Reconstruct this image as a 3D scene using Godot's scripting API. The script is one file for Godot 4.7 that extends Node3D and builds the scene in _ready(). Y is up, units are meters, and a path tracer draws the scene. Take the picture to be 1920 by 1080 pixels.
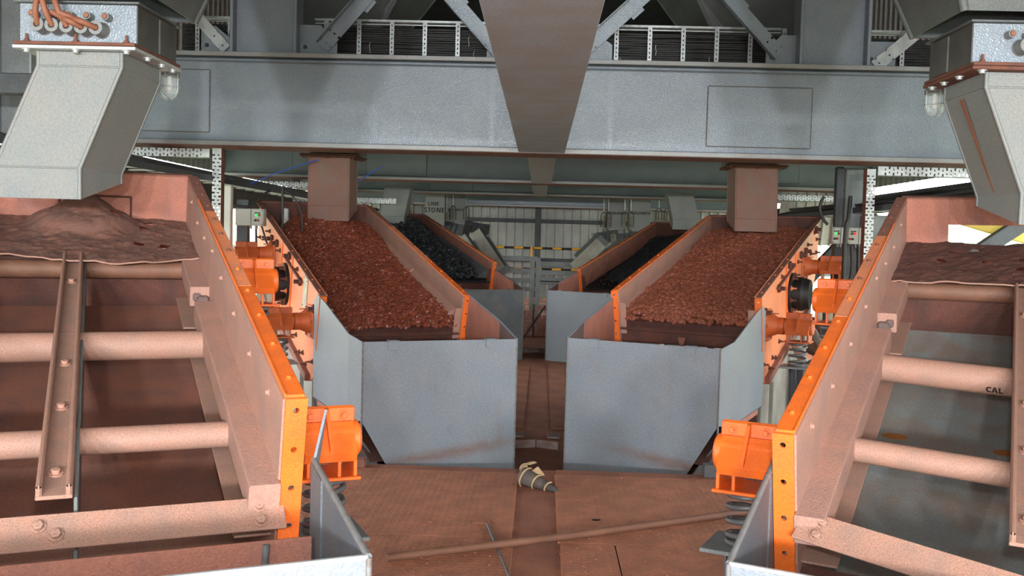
extends Node3D
# Raw-material screening floor: three pairs of vibrating screens discharging into grey hoppers under a plate-girder bunker frame.

var M := {}          # materials
var used := {}       # names taken at top level
var rng := RandomNumberGenerator.new()
const FLOOR := 0.3   # top of the chequer-plate walkway
const HALF := 0.852  # half the width of a screen
const LONG := 4.6    # length of a screen


class Shape:
	var st := SurfaceTool.new()
	var col := Color.WHITE

	func _init() -> void:
		st.begin(Mesh.PRIMITIVE_TRIANGLES)

	func v(p: Vector3, n: Vector3) -> void:
		st.set_color(col)
		st.set_normal(n)
		st.add_vertex(p)

	func tri(a: Vector3, b: Vector3, c: Vector3) -> void:      # anticlockwise from outside
		var n := (b - a).cross(c - a).normalized()
		v(a, n); v(c, n); v(b, n)

	func trin(a: Vector3, b: Vector3, c: Vector3, na: Vector3, nb: Vector3, nc: Vector3) -> void:
		v(a, na); v(c, nc); v(b, nb)

	func face(p: Array, out: Vector3) -> void:                 # convex polygon turned to look along «out»
		var n: Vector3 = (p[1] - p[0]).cross(p[2] - p[0])
		for i in range(1, p.size() - 1):
			if n.dot(out) >= 0.0:
				tri(p[0], p[i], p[i + 1])
			else:
				tri(p[0], p[i + 1], p[i])

	func box(c: Vector3, size: Vector3, ch := 0.004, xf := Transform3D()) -> Shape:   # box with chamfered edges
		var h := size * 0.5
		ch = minf(ch, minf(h.x, minf(h.y, h.z)) * 0.9)
		for a in 3:
			var b := (a + 1) % 3
			var d := (a + 2) % 3
			for s: float in [-1.0, 1.0]:
				var q := []
				for k: Vector2 in [Vector2(-1, -1), Vector2(1, -1), Vector2(1, 1), Vector2(-1, 1)]:
					var p := Vector3()
					p[a] = s * h[a]
					p[b] = k.x * (h[b] - ch)
					p[d] = k.y * (h[d] - ch)
					q.append(xf * (c + p))
				var o := Vector3()
				o[a] = s
				face(q, xf.basis * o)
			if ch <= 0.0:
				continue
			for s: float in [-1.0, 1.0]:                       # the edges between faces b and d
				for t: float in [-1.0, 1.0]:
					var q := []
					for k: Vector2 in [Vector2(-1, 0), Vector2(1, 0), Vector2(1, 1), Vector2(-1, 1)]:
						var p := Vector3()
						p[a] = k.x * (h[a] - ch)
						p[b] = s * (h[b] - (ch if k.y > 0 else 0.0))
						p[d] = t * (h[d] - (0.0 if k.y > 0 else ch))
						q.append(xf * (c + p))
					var o := Vector3()
					o[b] = s
					o[d] = t
					face(q, xf.basis * o)
		return self

	func prism(poly: Array, z0: float, z1: float, xf := Transform3D()) -> Shape:      # 2-D outline drawn out along z
		var pts := PackedVector2Array(poly)
		if not Geometry2D.is_polygon_clockwise(pts):
			pts.reverse()
		pts.reverse()                                          # anticlockwise
		var ids := Geometry2D.triangulate_polygon(pts)
		for zz: float in [z0, z1]:
			var o := xf.basis * Vector3(0, 0, 1 if (zz == maxf(z0, z1)) else -1)
			for i in range(0, ids.size(), 3):
				var t := []
				for k in 3:
					var p := pts[ids[i + k]]
					t.append(xf * Vector3(p.x, p.y, zz))
				face(t, o)
		for i in pts.size():
			var a := pts[i]
			var b := pts[(i + 1) % pts.size()]
			var o := xf.basis * Vector3(b.y - a.y, a.x - b.x, 0)
			if not Geometry2D.is_polygon_clockwise(pts):
				pass
			else:
				o = -o
			face([xf * Vector3(a.x, a.y, z0), xf * Vector3(b.x, b.y, z0), xf * Vector3(b.x, b.y, z1), xf * Vector3(a.x, a.y, z1)], o)
		return self

	func lathe(prof: Array, seg := 20, xf := Transform3D()) -> Shape:    # (radius, y) pairs turned about y
		for i in prof.size() - 1:
			var p: Vector2 = prof[i]
			var q: Vector2 = prof[i + 1]
			var e := q - p
			var nr := Vector2(e.y, -e.x).normalized()
			for k in seg:
				var a0 := TAU * k / seg
				var a1 := TAU * (k + 1) / seg
				var f := func(r: float, y: float, an: float) -> Vector3: return xf * Vector3(r * cos(an), y, r * sin(an))
				var g := func(an: float) -> Vector3: return (xf.basis * Vector3(nr.x * cos(an), nr.y, nr.x * sin(an))).normalized()
				var A: Vector3 = f.call(p.x, p.y, a0)
				var B: Vector3 = f.call(p.x, p.y, a1)
				var C: Vector3 = f.call(q.x, q.y, a1)
				var D: Vector3 = f.call(q.x, q.y, a0)
				var n0: Vector3 = g.call(a0)
				var n1: Vector3 = g.call(a1)
				if p.x > 1e-5:
					ns(A, B, C, n0, n1, n1)
				if q.x > 1e-5:
					ns(A, C, D, n0, n1, n0)
		return self

	func ns(a: Vector3, b: Vector3, c: Vector3, na: Vector3, nb: Vector3, nc: Vector3) -> void:
		if (b - a).cross(c - a).dot(na + nb + nc) >= 0.0:
			trin(a, b, c, na, nb, nc)
		else:
			trin(a, c, b, na, nc, nb)

	func tube(path: Array, r: float, seg := 10, cap := true, r_end := -1.0) -> Shape:
		var rings := []
		var norms := []
		var up := Vector3.UP
		for i in path.size():
			var t: Vector3 = (path[mini(i + 1, path.size() - 1)] - path[maxi(i - 1, 0)]).normalized()
			if i == 0 or absf(t.dot(up)) > 0.95:
				up = Vector3.UP if absf(t.y) < 0.9 else Vector3.RIGHT
			var x := up.cross(t).normalized()
			up = t.cross(x).normalized()
			var ring := []
			var nn := []
			var rr := r if r_end < 0.0 else lerpf(r, r_end, float(i) / (path.size() - 1))
			for k in seg:
				var a := TAU * k / seg
				var d := x * cos(a) + up * sin(a)
				nn.append(d)
				ring.append(path[i] + d * rr)
			rings.append(ring)
			norms.append(nn)
		for i in path.size() - 1:
			for k in seg:
				var l := (k + 1) % seg
				ns(rings[i][k], rings[i][l], rings[i + 1][l], norms[i][k], norms[i][l], norms[i + 1][l])
				ns(rings[i][k], rings[i + 1][l], rings[i + 1][k], norms[i][k], norms[i + 1][l], norms[i + 1][k])
		if cap:
			face(rings[0], path[0] - path[1])
			face(rings[-1], path[-1] - path[-2])
		return self

	# a strip along x (0..length), y (-wide/2..wide/2), thickness th, with real elliptical holes [x, y, rx, ry]
	func holed(length: float, wide: float, th: float, holes: Array, xf := Transform3D()) -> Shape:
		var x := 0.0
		var h := wide * 0.5
		var cells := []
		for o in holes:
			var m: float = o[2] + 0.004
			if o[0] - m > x:
				cells.append([x, o[0] - m, null])
			cells.append([o[0] - m, o[0] + m, o])
			x = o[0] + m
		if x < length:
			cells.append([x, length, null])
		for c in cells:
			var x0: float = c[0]
			var x1: float = c[1]
			if c[2] == null:
				for s: float in [0.0, th]:
					face([xf * Vector3(x0, -h, s), xf * Vector3(x1, -h, s), xf * Vector3(x1, h, s), xf * Vector3(x0, h, s)], xf.basis * Vector3(0, 0, 1 if s > 0 else -1))
			else:
				var o: Array = c[2]
				var n := 12
				var inn := []
				var outr := []
				for k in n:
					var a := TAU * (k + 0.5) / n
					var d := Vector2(cos(a), sin(a))
					inn.append(Vector2(o[0] + d.x * o[2], o[1] + d.y * o[3]))
					var e := Vector2(o[0], o[1])
					var t := 1e9
					if absf(d.x) > 1e-6:
						t = minf(t, ((x1 if d.x > 0 else x0) - e.x) / d.x)
					if absf(d.y) > 1e-6:
						t = minf(t, ((h if d.y > 0 else -h) - e.y) / d.y)
					outr.append(e + d * t)
				for k in n:
					var l := (k + 1) % n
					for s: float in [0.0, th]:
						var z := Vector3(0, 0, 1 if s > 0 else -1)
						var q := []
						for p: Vector2 in [inn[k], inn[l], outr[l], outr[k]]:
							q.append(xf * Vector3(p.x, p.y, s))
						face(q, xf.basis * z)
						var corner: Vector2 = Vector2(outr[k].x if (is_equal_approx(outr[k].x, x0) or is_equal_approx(outr[k].x, x1)) else outr[l].x, outr[k].y if (is_equal_approx(absf(outr[k].y), h)) else outr[l].y)
						if corner.distance_to(outr[k]) > 1e-4 and corner.distance_to(outr[l]) > 1e-4:
							face([xf * Vector3(outr[k].x, outr[k].y, s), xf * Vector3(outr[l].x, outr[l].y, s), xf * Vector3(corner.x, corner.y, s)], xf.basis * z)
					var mid: Vector2 = Vector2(o[0], o[1]) - (inn[k] + inn[l]) * 0.5
					face([xf * Vector3(inn[k].x, inn[k].y, 0), xf * Vector3(inn[l].x, inn[l].y, 0), xf * Vector3(inn[l].x, inn[l].y, th), xf * Vector3(inn[k].x, inn[k].y, th)], xf.basis * Vector3(mid.x, mid.y, 0))
			for s: float in [-1.0, 1.0]:
				face([xf * Vector3(x0, s * h, 0), xf * Vector3(x1, s * h, 0), xf * Vector3(x1, s * h, th), xf * Vector3(x0, s * h, th)], xf.basis * Vector3(0, s, 0))
		for e: float in [0.0, length]:
			face([xf * Vector3(e, -h, 0), xf * Vector3(e, h, 0), xf * Vector3(e, h, th), xf * Vector3(e, -h, th)], xf.basis * Vector3(1 if e > 0 else -1, 0, 0))
		return self

	# a thin flat plate through the corner points p (3-D, planar), thickness t towards -n and +n
	func plate(p: Array, t: float) -> Shape:
		var n: Vector3 = Vector3()
		for i in p.size():
			n += (p[i] as Vector3).cross(p[(i + 1) % p.size()])
		n = n.normalized()
		var mid := Vector3()
		for q: Vector3 in p:
			mid += q / p.size()
		var x: Vector3 = (p[1] - p[0]).normalized()
		var xf := Transform3D(Basis(x, n.cross(x), n), mid)
		var poly := []
		for q: Vector3 in p:
			var l: Vector3 = xf.affine_inverse() * q
			poly.append(Vector2(l.x, l.y))
		return prism(poly, -t * 0.5, t * 0.5, xf)

	func helix(r: float, wire: float, y0: float, y1: float, turns: float, seg := 8) -> Shape:
		var path := []
		var n := int(turns * 18)
		for i in n + 1:
			var t := float(i) / n
			var a := TAU * turns * t
			var e := clampf(t * turns - 0.7, 0.0, turns - 1.4) / (turns - 1.4)   # closed end coils
			path.append(Vector3(r * cos(a), lerpf(y0, y1, lerpf(t, e, 0.75)), r * sin(a)))
		return tube(path, wire, seg)


func numbered(called: String) -> String:
	var n: int = used.get(called, 0)
	used[called] = n + 1
	return called if n == 0 else "%s_%03d" % [called, n]


func obj(called: String, sh: Variant, m: Material, parent: Node = self, xf := Transform3D()) -> MeshInstance3D:
	return put(called, sh if sh is Mesh else (sh as Shape).st.commit(), m, parent, xf)


func put(called: String, mesh: Mesh, m: Material, parent: Node = self, xf := Transform3D()) -> MeshInstance3D:
	var o := MeshInstance3D.new()
	o.name = numbered(called) if parent == self else called
	o.mesh = mesh
	o.material_override = m
	o.transform = xf
	parent.add_child(o, true)
	return o


func tag(o: Node, label: String, category: String, group := "") -> Node:
	o.set_meta("label", label)
	o.set_meta("category", category)
	if group:
		o.set_meta("group", group)
	return o


func thing(called: String, label: String, category: String, at := Vector3.ZERO, turn := 0.0, group := "") -> Node3D:
	var o := Node3D.new()
	o.name = numbered(called)
	add_child(o)
	o.position = at
	o.rotation.y = turn
	tag(o, label, category, group)
	return o


func struct(called: String, sh: Shape, m: Material) -> MeshInstance3D:
	var o := obj(called, sh, m)
	o.set_meta("kind", "structure")
	return o


func stuff(o: Node) -> void:
	o.set_meta("kind", "stuff")


# ---------------------------------------------------------------- materials

func noise_data(size: int, freq: float, seed_: int, oct := 4, kind := FastNoiseLite.TYPE_SIMPLEX_SMOOTH) -> PackedByteArray:
	var n := FastNoiseLite.new()
	n.noise_type = kind
	n.frequency = freq
	n.fractal_octaves = oct
	n.seed = seed_
	if kind == FastNoiseLite.TYPE_CELLULAR:
		n.cellular_return_type = FastNoiseLite.RETURN_DISTANCE
	return n.get_seamless_image(size, size).get_data()


# painted or dusty surface: base colour, broad patches of «dust», fine specks; «meters» is what one repeat of the texture covers
func surface(base: Color, dust: Color, amount: float, speck: Color, specks: float, meters: float, rough: float, metal := 0.0, bump := 0.4, seed_ := 1, vc := false, grain := 0.12) -> StandardMaterial3D:
	var s := 512
	var a := noise_data(s, 0.006, seed_, 5)
	var b := noise_data(s, 0.09, seed_ + 7, 3)
	var c := noise_data(s, 0.16, seed_ + 13, 2)
	var bytes := PackedByteArray()
	bytes.resize(s * s * 3)
	for i in s * s:
		var f := clampf((a[i] / 255.0 - 0.5) * 1.7 + amount, 0.0, 1.0)
		var k := base.lerp(dust, f)
		var g := clampf((c[i] / 255.0 - (1.0 - specks)) * 4.0, 0.0, 1.0) * 0.7
		k = k.lerp(speck, g)
		var m := 1.0 - grain * 0.5 + grain * b[i] / 255.0
		bytes[i * 3] = clampi(int(k.r * m * 255.0), 0, 255)
		bytes[i * 3 + 1] = clampi(int(k.g * m * 255.0), 0, 255)
		bytes[i * 3 + 2] = clampi(int(k.b * m * 255.0), 0, 255)
	var mat := StandardMaterial3D.new()
	mat.albedo_texture = ImageTexture.create_from_image(Image.create_from_data(s, s, false, Image.FORMAT_RGB8, bytes))
	mat.uv1_triplanar = true
	mat.uv1_scale = Vector3.ONE / meters
	mat.roughness = rough
	mat.metallic = metal
	mat.vertex_color_use_as_albedo = vc
	if bump > 0.0:
		mat.normal_enabled = true
		mat.normal_texture = bump_tex()
		mat.normal_scale = bump
	return mat


var _bump: ImageTexture
func bump_tex() -> ImageTexture:
	if _bump == null:
		var d := noise_data(512, 0.17, 99, 3)
		var im := Image.create_from_data(512, 512, false, Image.FORMAT_L8, d)
		im.convert(Image.FORMAT_RGBA8)
		im.bump_map_to_normal_map(3.0)
		_bump = ImageTexture.create_from_image(im)
	return _bump


func plain(c: Color, rough := 0.6, metal := 0.0) -> StandardMaterial3D:
	var m := StandardMaterial3D.new()
	m.albedo_color = c
	m.roughness = rough
	m.metallic = metal
	return m


func chequer_texture() -> ImageTexture:       # the raised lozenges of chequer plate, as fine relief
	var s := 512
	var n := 16                                # cells a side, 16 x 32 mm apart
	var im := Image.create(s, s, false, Image.FORMAT_RGBA8)
	var d := PackedByteArray()
	d.resize(s * s * 4)
	for y in s:
		for x in s:
			var cx := int(float(x) * n / s)
			var cy := int(float(y) * n / s)
			var p := Vector2((x + 0.5) * n / s - cx - 0.5, (y + 0.5) * n / s - cy - 0.5)
			p = p.rotated(PI / 4 if (cx + cy) % 2 == 0 else -PI / 4)
			var e := 1.0 - Vector2(p.x / 0.46, p.y / 0.16).length()
			var v := int(clampf(e * 2.2, 0.0, 1.0) * 190.0)
			var i := (y * s + x) * 4
			d[i] = v; d[i + 1] = v; d[i + 2] = v; d[i + 3] = 255
	im = Image.create_from_data(s, s, false, Image.FORMAT_RGBA8, d)
	im.bump_map_to_normal_map(5.0)
	return ImageTexture.create_from_image(im)


func materials() -> void:
	M.grey = surface(Color(0.495, 0.535, 0.575), Color(0.515, 0.55, 0.58), 0.4, Color(0.42, 0.45, 0.475), 0.27, 1.6, 0.28, 0.0, 0.4, 3)
	M.chute = surface(Color(0.455, 0.47, 0.465), Color(0.48, 0.48, 0.465), 0.5, Color(0.41, 0.41, 0.40), 0.28, 1.2, 0.5, 0.0, 0.3, 21)
	M.chute_red = surface(Color(0.47, 0.33, 0.28), Color(0.45, 0.36, 0.32), 0.35, Color(0.36, 0.24, 0.2), 0.33, 1.1, 0.7, 0.0, 0.4, 25)
	M.bin = surface(Color(0.46, 0.495, 0.525), Color(0.48, 0.505, 0.525), 0.45, Color(0.44, 0.39, 0.36), 0.25, 1.5, 0.48, 0.0, 0.25, 31)
	M.bin_dark = surface(Color(0.30, 0.32, 0.34), Color(0.36, 0.36, 0.36), 0.4, Color(0.25, 0.2, 0.18), 0.3, 1.2, 0.6, 0.0, 0.3, 33)
	M.bin_in = surface(Color(0.66, 0.42, 0.34), Color(0.58, 0.39, 0.34), 0.45, Color(0.50, 0.30, 0.24), 0.3, 1.3, 0.7, 0.0, 0.3, 37)
	M.liner = surface(Color(0.66, 0.49, 0.42), Color(0.60, 0.465, 0.415), 0.45, Color(0.54, 0.38, 0.31), 0.28, 1.4, 0.65, 0.0, 0.25, 41)
	M.orange = surface(Color(0.93, 0.43, 0.13), Color(0.84, 0.40, 0.17), 0.3, Color(0.55, 0.33, 0.22), 0.27, 0.9, 0.42, 0.0, 0.25, 47)
	M.orange_dust = surface(Color(0.90, 0.52, 0.33), Color(0.80, 0.50, 0.36), 0.45, Color(0.62, 0.38, 0.27), 0.28, 1.2, 0.6, 0.0, 0.25, 51)
	M.brown_dust = surface(Color(0.56, 0.36, 0.29), Color(0.47, 0.31, 0.26), 0.45, Color(0.36, 0.22, 0.17), 0.3, 0.9, 0.75, 0.0, 0.4, 53)
	M.pipe = surface(Color(0.64, 0.48, 0.41), Color(0.58, 0.46, 0.405), 0.4, Color(0.48, 0.30, 0.18), 0.40, 0.7, 0.65, 0.0, 0.3, 57)
	M.dark_rust = surface(Color(0.36, 0.20, 0.15), Color(0.28, 0.17, 0.14), 0.45, Color(0.20, 0.12, 0.10), 0.33, 1.3, 0.75, 0.0, 0.4, 61)
	M.pan_red = surface(Color(0.55, 0.35, 0.28), Color(0.48, 0.33, 0.28), 0.45, Color(0.36, 0.22, 0.18), 0.3, 1.2, 0.75, 0.0, 0.3, 63)
	M.pan_grey = surface(Color(0.50, 0.52, 0.51), Color(0.50, 0.45, 0.41), 0.4, Color(0.52, 0.34, 0.2), 0.27, 1.2, 0.6, 0.0, 0.3, 67)
	M.ore = surface(Color(0.58, 0.33, 0.23), Color(0.49, 0.27, 0.195), 0.5, Color(0.64, 0.42, 0.33), 0.3, 0.5, 0.62, 0.0, 0.6, 71, true)
	M.ore_bed = surface(Color(0.30, 0.14, 0.10), Color(0.24, 0.11, 0.08), 0.5, Color(0.2, 0.1, 0.08), 0.3, 0.5, 0.7, 0.0, 0.8, 73)
	M.dust = surface(Color(0.47, 0.31, 0.25), Color(0.40, 0.29, 0.25), 0.45, Color(0.50, 0.47, 0.44), 0.33, 0.7, 0.8, 0.0, 0.8, 77)
	M.coal = surface(Color(0.19, 0.20, 0.215), Color(0.13, 0.14, 0.15), 0.5, Color(0.25, 0.26, 0.27), 0.3, 0.4, 0.5, 0.0, 0.6, 81, true)
	M.coal_bed = surface(Color(0.07, 0.065, 0.065), Color(0.05, 0.045, 0.045), 0.5, Color(0.1, 0.09, 0.09), 0.3, 0.4, 0.6, 0.0, 0.8, 83)
	M.floor = surface(Color(0.70, 0.45, 0.33), Color(0.62, 0.40, 0.30), 0.5, Color(0.46, 0.28, 0.21), 0.33, 0.95, 0.7, 0.0, 0.0, 87)
	M.floor.normal_enabled = true
	M.floor.normal_texture = chequer_texture()
	M.floor.normal_scale = 1.0
	M.floor_dirt = surface(Color(0.62, 0.39, 0.285), Color(0.53, 0.335, 0.255), 0.5, Color(0.40, 0.24, 0.18), 0.33, 1.6, 0.8, 0.0, 0.8, 89)
	M.galv = surface(Color(0.74, 0.76, 0.76), Color(0.66, 0.68, 0.68), 0.4, Color(0.55, 0.52, 0.5), 0.28, 0.6, 0.4, 0.35, 0.2, 91)
	M.dark_steel = surface(Color(0.24, 0.26, 0.27), Color(0.18, 0.19, 0.20), 0.45, Color(0.13, 0.13, 0.13), 0.3, 1.6, 0.6, 0.0, 0.3, 93)
	M.frame_grey = surface(Color(0.47, 0.50, 0.50), Color(0.42, 0.44, 0.43), 0.4, Color(0.36, 0.34, 0.32), 0.3, 1.2, 0.55, 0.0, 0.2, 95)
	M.clad = surface(Color(0.63, 0.63, 0.615), Color(0.58, 0.58, 0.565), 0.4, Color(0.5, 0.49, 0.47), 0.26, 2.5, 0.6, 0.0, 0.0, 97)
	M.rust_edge = surface(Color(0.46, 0.27, 0.20), Color(0.36, 0.23, 0.19), 0.4, Color(0.25, 0.17, 0.14), 0.35, 0.6, 0.8, 0.0, 0.5, 101)
	M.spring = surface(Color(0.36, 0.37, 0.38), Color(0.46, 0.44, 0.42), 0.35, Color(0.25, 0.24, 0.23), 0.3, 0.4, 0.45, 0.2, 0.2, 103)
	M.cable = plain(Color(0.10, 0.10, 0.105), 0.5)
	M.cable_grey = surface(Color(0.20, 0.195, 0.195), Color(0.15, 0.145, 0.145), 0.5, Color(0.1, 0.1, 0.1), 0.3, 0.7, 0.55, 0.0, 0.0, 107)
	M.black = plain(Color(0.05, 0.05, 0.055), 0.55)
	M.hose = surface(Color(0.55, 0.34, 0.24), Color(0.48, 0.29, 0.21), 0.4, Color(0.4, 0.25, 0.18), 0.3, 0.4, 0.6, 0.0, 0.2, 109)
	M.brick = surface(Color(0.76, 0.58, 0.51), Color(0.68, 0.52, 0.46), 0.4, Color(0.56, 0.41, 0.35), 0.3, 0.5, 0.8, 0.0, 0.5, 113)
	M.concrete = surface(Color(0.50, 0.45, 0.41), Color(0.42, 0.37, 0.33), 0.4, Color(0.33, 0.28, 0.25), 0.3, 1.2, 0.85, 0.0, 0.5, 115)
	M.box = plain(Color(0.62, 0.62, 0.59), 0.5)
	M.yellow = plain(Color(0.85, 0.60, 0.08), 0.5)
	M.white = plain(Color(0.80, 0.80, 0.77), 0.5)
	M.cream = surface(Color(0.60, 0.61, 0.57), Color(0.55, 0.53, 0.49), 0.4, Color(0.45, 0.4, 0.36), 0.28, 1.5, 0.55, 0.0, 0.2, 117)
	M.blue = plain(Color(0.16, 0.36, 0.75), 0.5)
	M.ink = plain(Color(0.03, 0.03, 0.035), 0.7)
	M.weld = surface(Color(0.45, 0.46, 0.46), Color(0.40, 0.36, 0.33), 0.4, Color(0.3, 0.24, 0.2), 0.35, 0.2, 0.45, 0.1, 1.0, 119)
	M.girder_under = surface(Color(0.60, 0.645, 0.69), Color(0.58, 0.59, 0.60), 0.45, Color(0.68, 0.69, 0.70), 0.27, 1.6, 0.5, 0.0, 0.3, 121)
	M.hopper = surface(Color(0.36, 0.38, 0.38), Color(0.32, 0.33, 0.33), 0.4, Color(0.25, 0.25, 0.25), 0.3, 1.5, 0.5, 0.0, 0.3, 123)
	M.dark_grey = surface(Color(0.30, 0.30, 0.29), Color(0.26, 0.24, 0.23), 0.45, Color(0.33, 0.24, 0.2), 0.3, 0.8, 0.5, 0.0, 0.3, 125)
	M.plate = surface(Color(0.72, 0.67, 0.58), Color(0.62, 0.57, 0.5), 0.4, Color(0.4, 0.38, 0.36), 0.3, 0.4, 0.45, 0.0, 0.2, 127)
	M.rust_pipe = surface(Color(0.48, 0.33, 0.25), Color(0.42, 0.29, 0.23), 0.4, Color(0.44, 0.25, 0.12), 0.4, 0.8, 0.65, 0.0, 0.3, 129)
	M.ore_wet = surface(Color(0.55, 0.30, 0.21), Color(0.46, 0.24, 0.17), 0.5, Color(0.62, 0.42, 0.34), 0.3, 0.5, 0.36, 0.0, 0.6, 131, true)
	M.slate = surface(Color(0.22, 0.23, 0.25), Color(0.18, 0.19, 0.21), 0.4, Color(0.14, 0.14, 0.15), 0.3, 1.0, 0.5, 0.0, 0.2, 133)
	M.blue_cable = plain(Color(0.10, 0.16, 0.38), 0.5)
	M.brass = plain(Color(0.62, 0.55, 0.36), 0.35, 0.6)
	M.kick = surface(Color(0.50, 0.45, 0.43), Color(0.45, 0.34, 0.29), 0.4, Color(0.40, 0.27, 0.22), 0.33, 0.5, 0.6, 0.0, 0.2, 135)
	M.rag = surface(Color(0.38, 0.34, 0.31), Color(0.33, 0.30, 0.28), 0.4, Color(0.5, 0.45, 0.38), 0.3, 0.3, 0.8, 0.0, 0.6, 137)
	M.rag_dark = surface(Color(0.30, 0.27, 0.25), Color(0.26, 0.24, 0.23), 0.4, Color(0.4, 0.36, 0.3), 0.3, 0.3, 0.8, 0.0, 0.6, 139)
	M.rag_light = surface(Color(0.76, 0.67, 0.50), Color(0.68, 0.56, 0.42), 0.4, Color(0.5, 0.36, 0.27), 0.3, 0.3, 0.8, 0.0, 0.3, 141)
	M.yellow_rail = plain(Color(0.72, 0.62, 0.25), 0.6)
	M.orange_cast = surface(Color(0.76, 0.36, 0.16), Color(0.68, 0.36, 0.20), 0.4, Color(0.46, 0.28, 0.18), 0.3, 0.8, 0.5, 0.0, 0.3, 143)
	M.bin_rust = surface(Color(0.42, 0.33, 0.30), Color(0.38, 0.32, 0.30), 0.45, Color(0.32, 0.22, 0.18), 0.3, 1.0, 0.6, 0.0, 0.3, 145)
	M.flange = surface(Color(0.55, 0.57, 0.575), Color(0.55, 0.54, 0.53), 0.45, Color(0.46, 0.40, 0.36), 0.27, 1.2, 0.4, 0.0, 0.3, 147)
	M.rust_stain = surface(Color(0.62, 0.38, 0.16), Color(0.55, 0.34, 0.17), 0.4, Color(0.4, 0.25, 0.14), 0.3, 0.2, 0.7, 0.0, 0.2, 149)
	M.dust_dark = surface(Color(0.36, 0.22, 0.175), Color(0.29, 0.185, 0.155), 0.45, Color(0.42, 0.38, 0.35), 0.3, 0.5, 0.75, 0.0, 0.8, 151)
	M.bin_film = surface(Color(0.46, 0.495, 0.525), Color(0.48, 0.505, 0.525), 0.45, Color(0.44, 0.39, 0.36), 0.25, 1.5, 0.48, 0.0, 0.25, 31, true)
	M.red_off = plain(Color(0.55, 0.12, 0.10), 0.4)
	M.green_off = plain(Color(0.08, 0.25, 0.14), 0.4)
	M.leaf_hazed = plain(Color(0.88, 0.93, 0.86), 0.8)  # leaves whitened: haze and overexposure put into the colour
	M.leaf_hazed.backlight_enabled = true
	M.leaf_hazed.backlight = Color(0.6, 0.68, 0.5)
	M.grass = plain(Color(0.62, 0.66, 0.56), 0.9)
	M.glass = StandardMaterial3D.new()
	M.glass.transparency = BaseMaterial3D.TRANSPARENCY_ALPHA
	M.glass.albedo_color = Color(0.9, 0.95, 0.95, 0.22)
	M.glass.roughness = 0.05
	for k: Array in [["led_green", Color(0.1, 0.95, 0.3)], ["led_red", Color(0.95, 0.08, 0.08)]]:
		var m := plain(k[1], 0.4)
		m.emission_enabled = true
		m.emission = k[1]
		m.emission_energy_multiplier = 1.6
		M[k[0]] = m


# ---------------------------------------------------------------- scene

func _ready() -> void:
	rng.seed = 4711
	# camera
	var cam := Camera3D.new()
	cam.name = "camera"
	add_child(cam)
	cam.transform = Transform3D(Basis(Vector3.UP, 0.0294) * Basis(Vector3.RIGHT, -0.0496) * Basis(Vector3.BACK, 0.0277), Vector3(0, 2.6, 0))
	cam.fov = rad_to_deg(2.0 * atan(540.0 / 1805.4))
	cam.near = 0.05
	cam.far = 400.0
	cam.current = true
	# overcast daylight
	var sky_mat := ProceduralSkyMaterial.new()
	sky_mat.sky_top_color = Color(0.87, 0.89, 0.91)
	sky_mat.sky_horizon_color = Color(0.97, 0.97, 0.96)
	sky_mat.sky_curve = 0.2
	sky_mat.sky_energy_multiplier = SKY_E
	sky_mat.ground_bottom_color = Color(0.40, 0.42, 0.38)
	sky_mat.ground_horizon_color = Color(0.80, 0.84, 0.82)
	sky_mat.ground_energy_multiplier = 1.0
	var sky := Sky.new()
	sky.sky_material = sky_mat
	var env := Environment.new()
	env.background_mode = Environment.BG_SKY
	env.sky = sky
	env.ambient_light_source = Environment.AMBIENT_SOURCE_SKY
	env.tonemap_mode = Environment.TONE_MAPPER_LINEAR
	env.tonemap_exposure = EXPO
	env.sdfgi_enabled = true
	env.ssao_enabled = true
	env.ssil_enabled = true
	var we := WorldEnvironment.new()
	we.name = "environment"
	we.environment = env
	add_child(we)
	# the photographer's flash, just above the lens
	var fl := OmniLight3D.new()
	fl.name = "camera_flash"
	fl.position = Vector3(0.05, 2.86, 0.1)
	fl.light_color = Color(0.97, 0.985, 1.0)
	fl.light_energy = FLASH_E
	fl.omni_range = 60.0
	fl.omni_attenuation = 2.0
	fl.light_size = 0.06
	fl.shadow_enabled = true
	add_child(fl)
	# unseen hazy sun behind the viewpoint, placed to brighten the trees; roof shades hall
	var sun := DirectionalLight3D.new()
	sun.name = "sun"
	sun.rotation = Vector3(deg_to_rad(-52.0), deg_to_rad(12.0), 0)
	sun.light_color = Color(1.0, 0.97, 0.92)
	sun.light_energy = 2.2
	sun.light_angular_distance = 4.0
	sun.shadow_enabled = true
	sun.sky_mode = DirectionalLight3D.SKY_MODE_LIGHT_ONLY
	add_child(sun)
	materials()
	shell()
	frame_steel()
	added_floodlight()
	screens()
	bins()
	chutes()
	loads()
	side_services()
	back_area()
	floor_things()
	outside()


const SKY_E := 2.4
const EXPO := 1.1
const FLASH_E := 8.5
const FILL_E := 385.0


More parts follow.
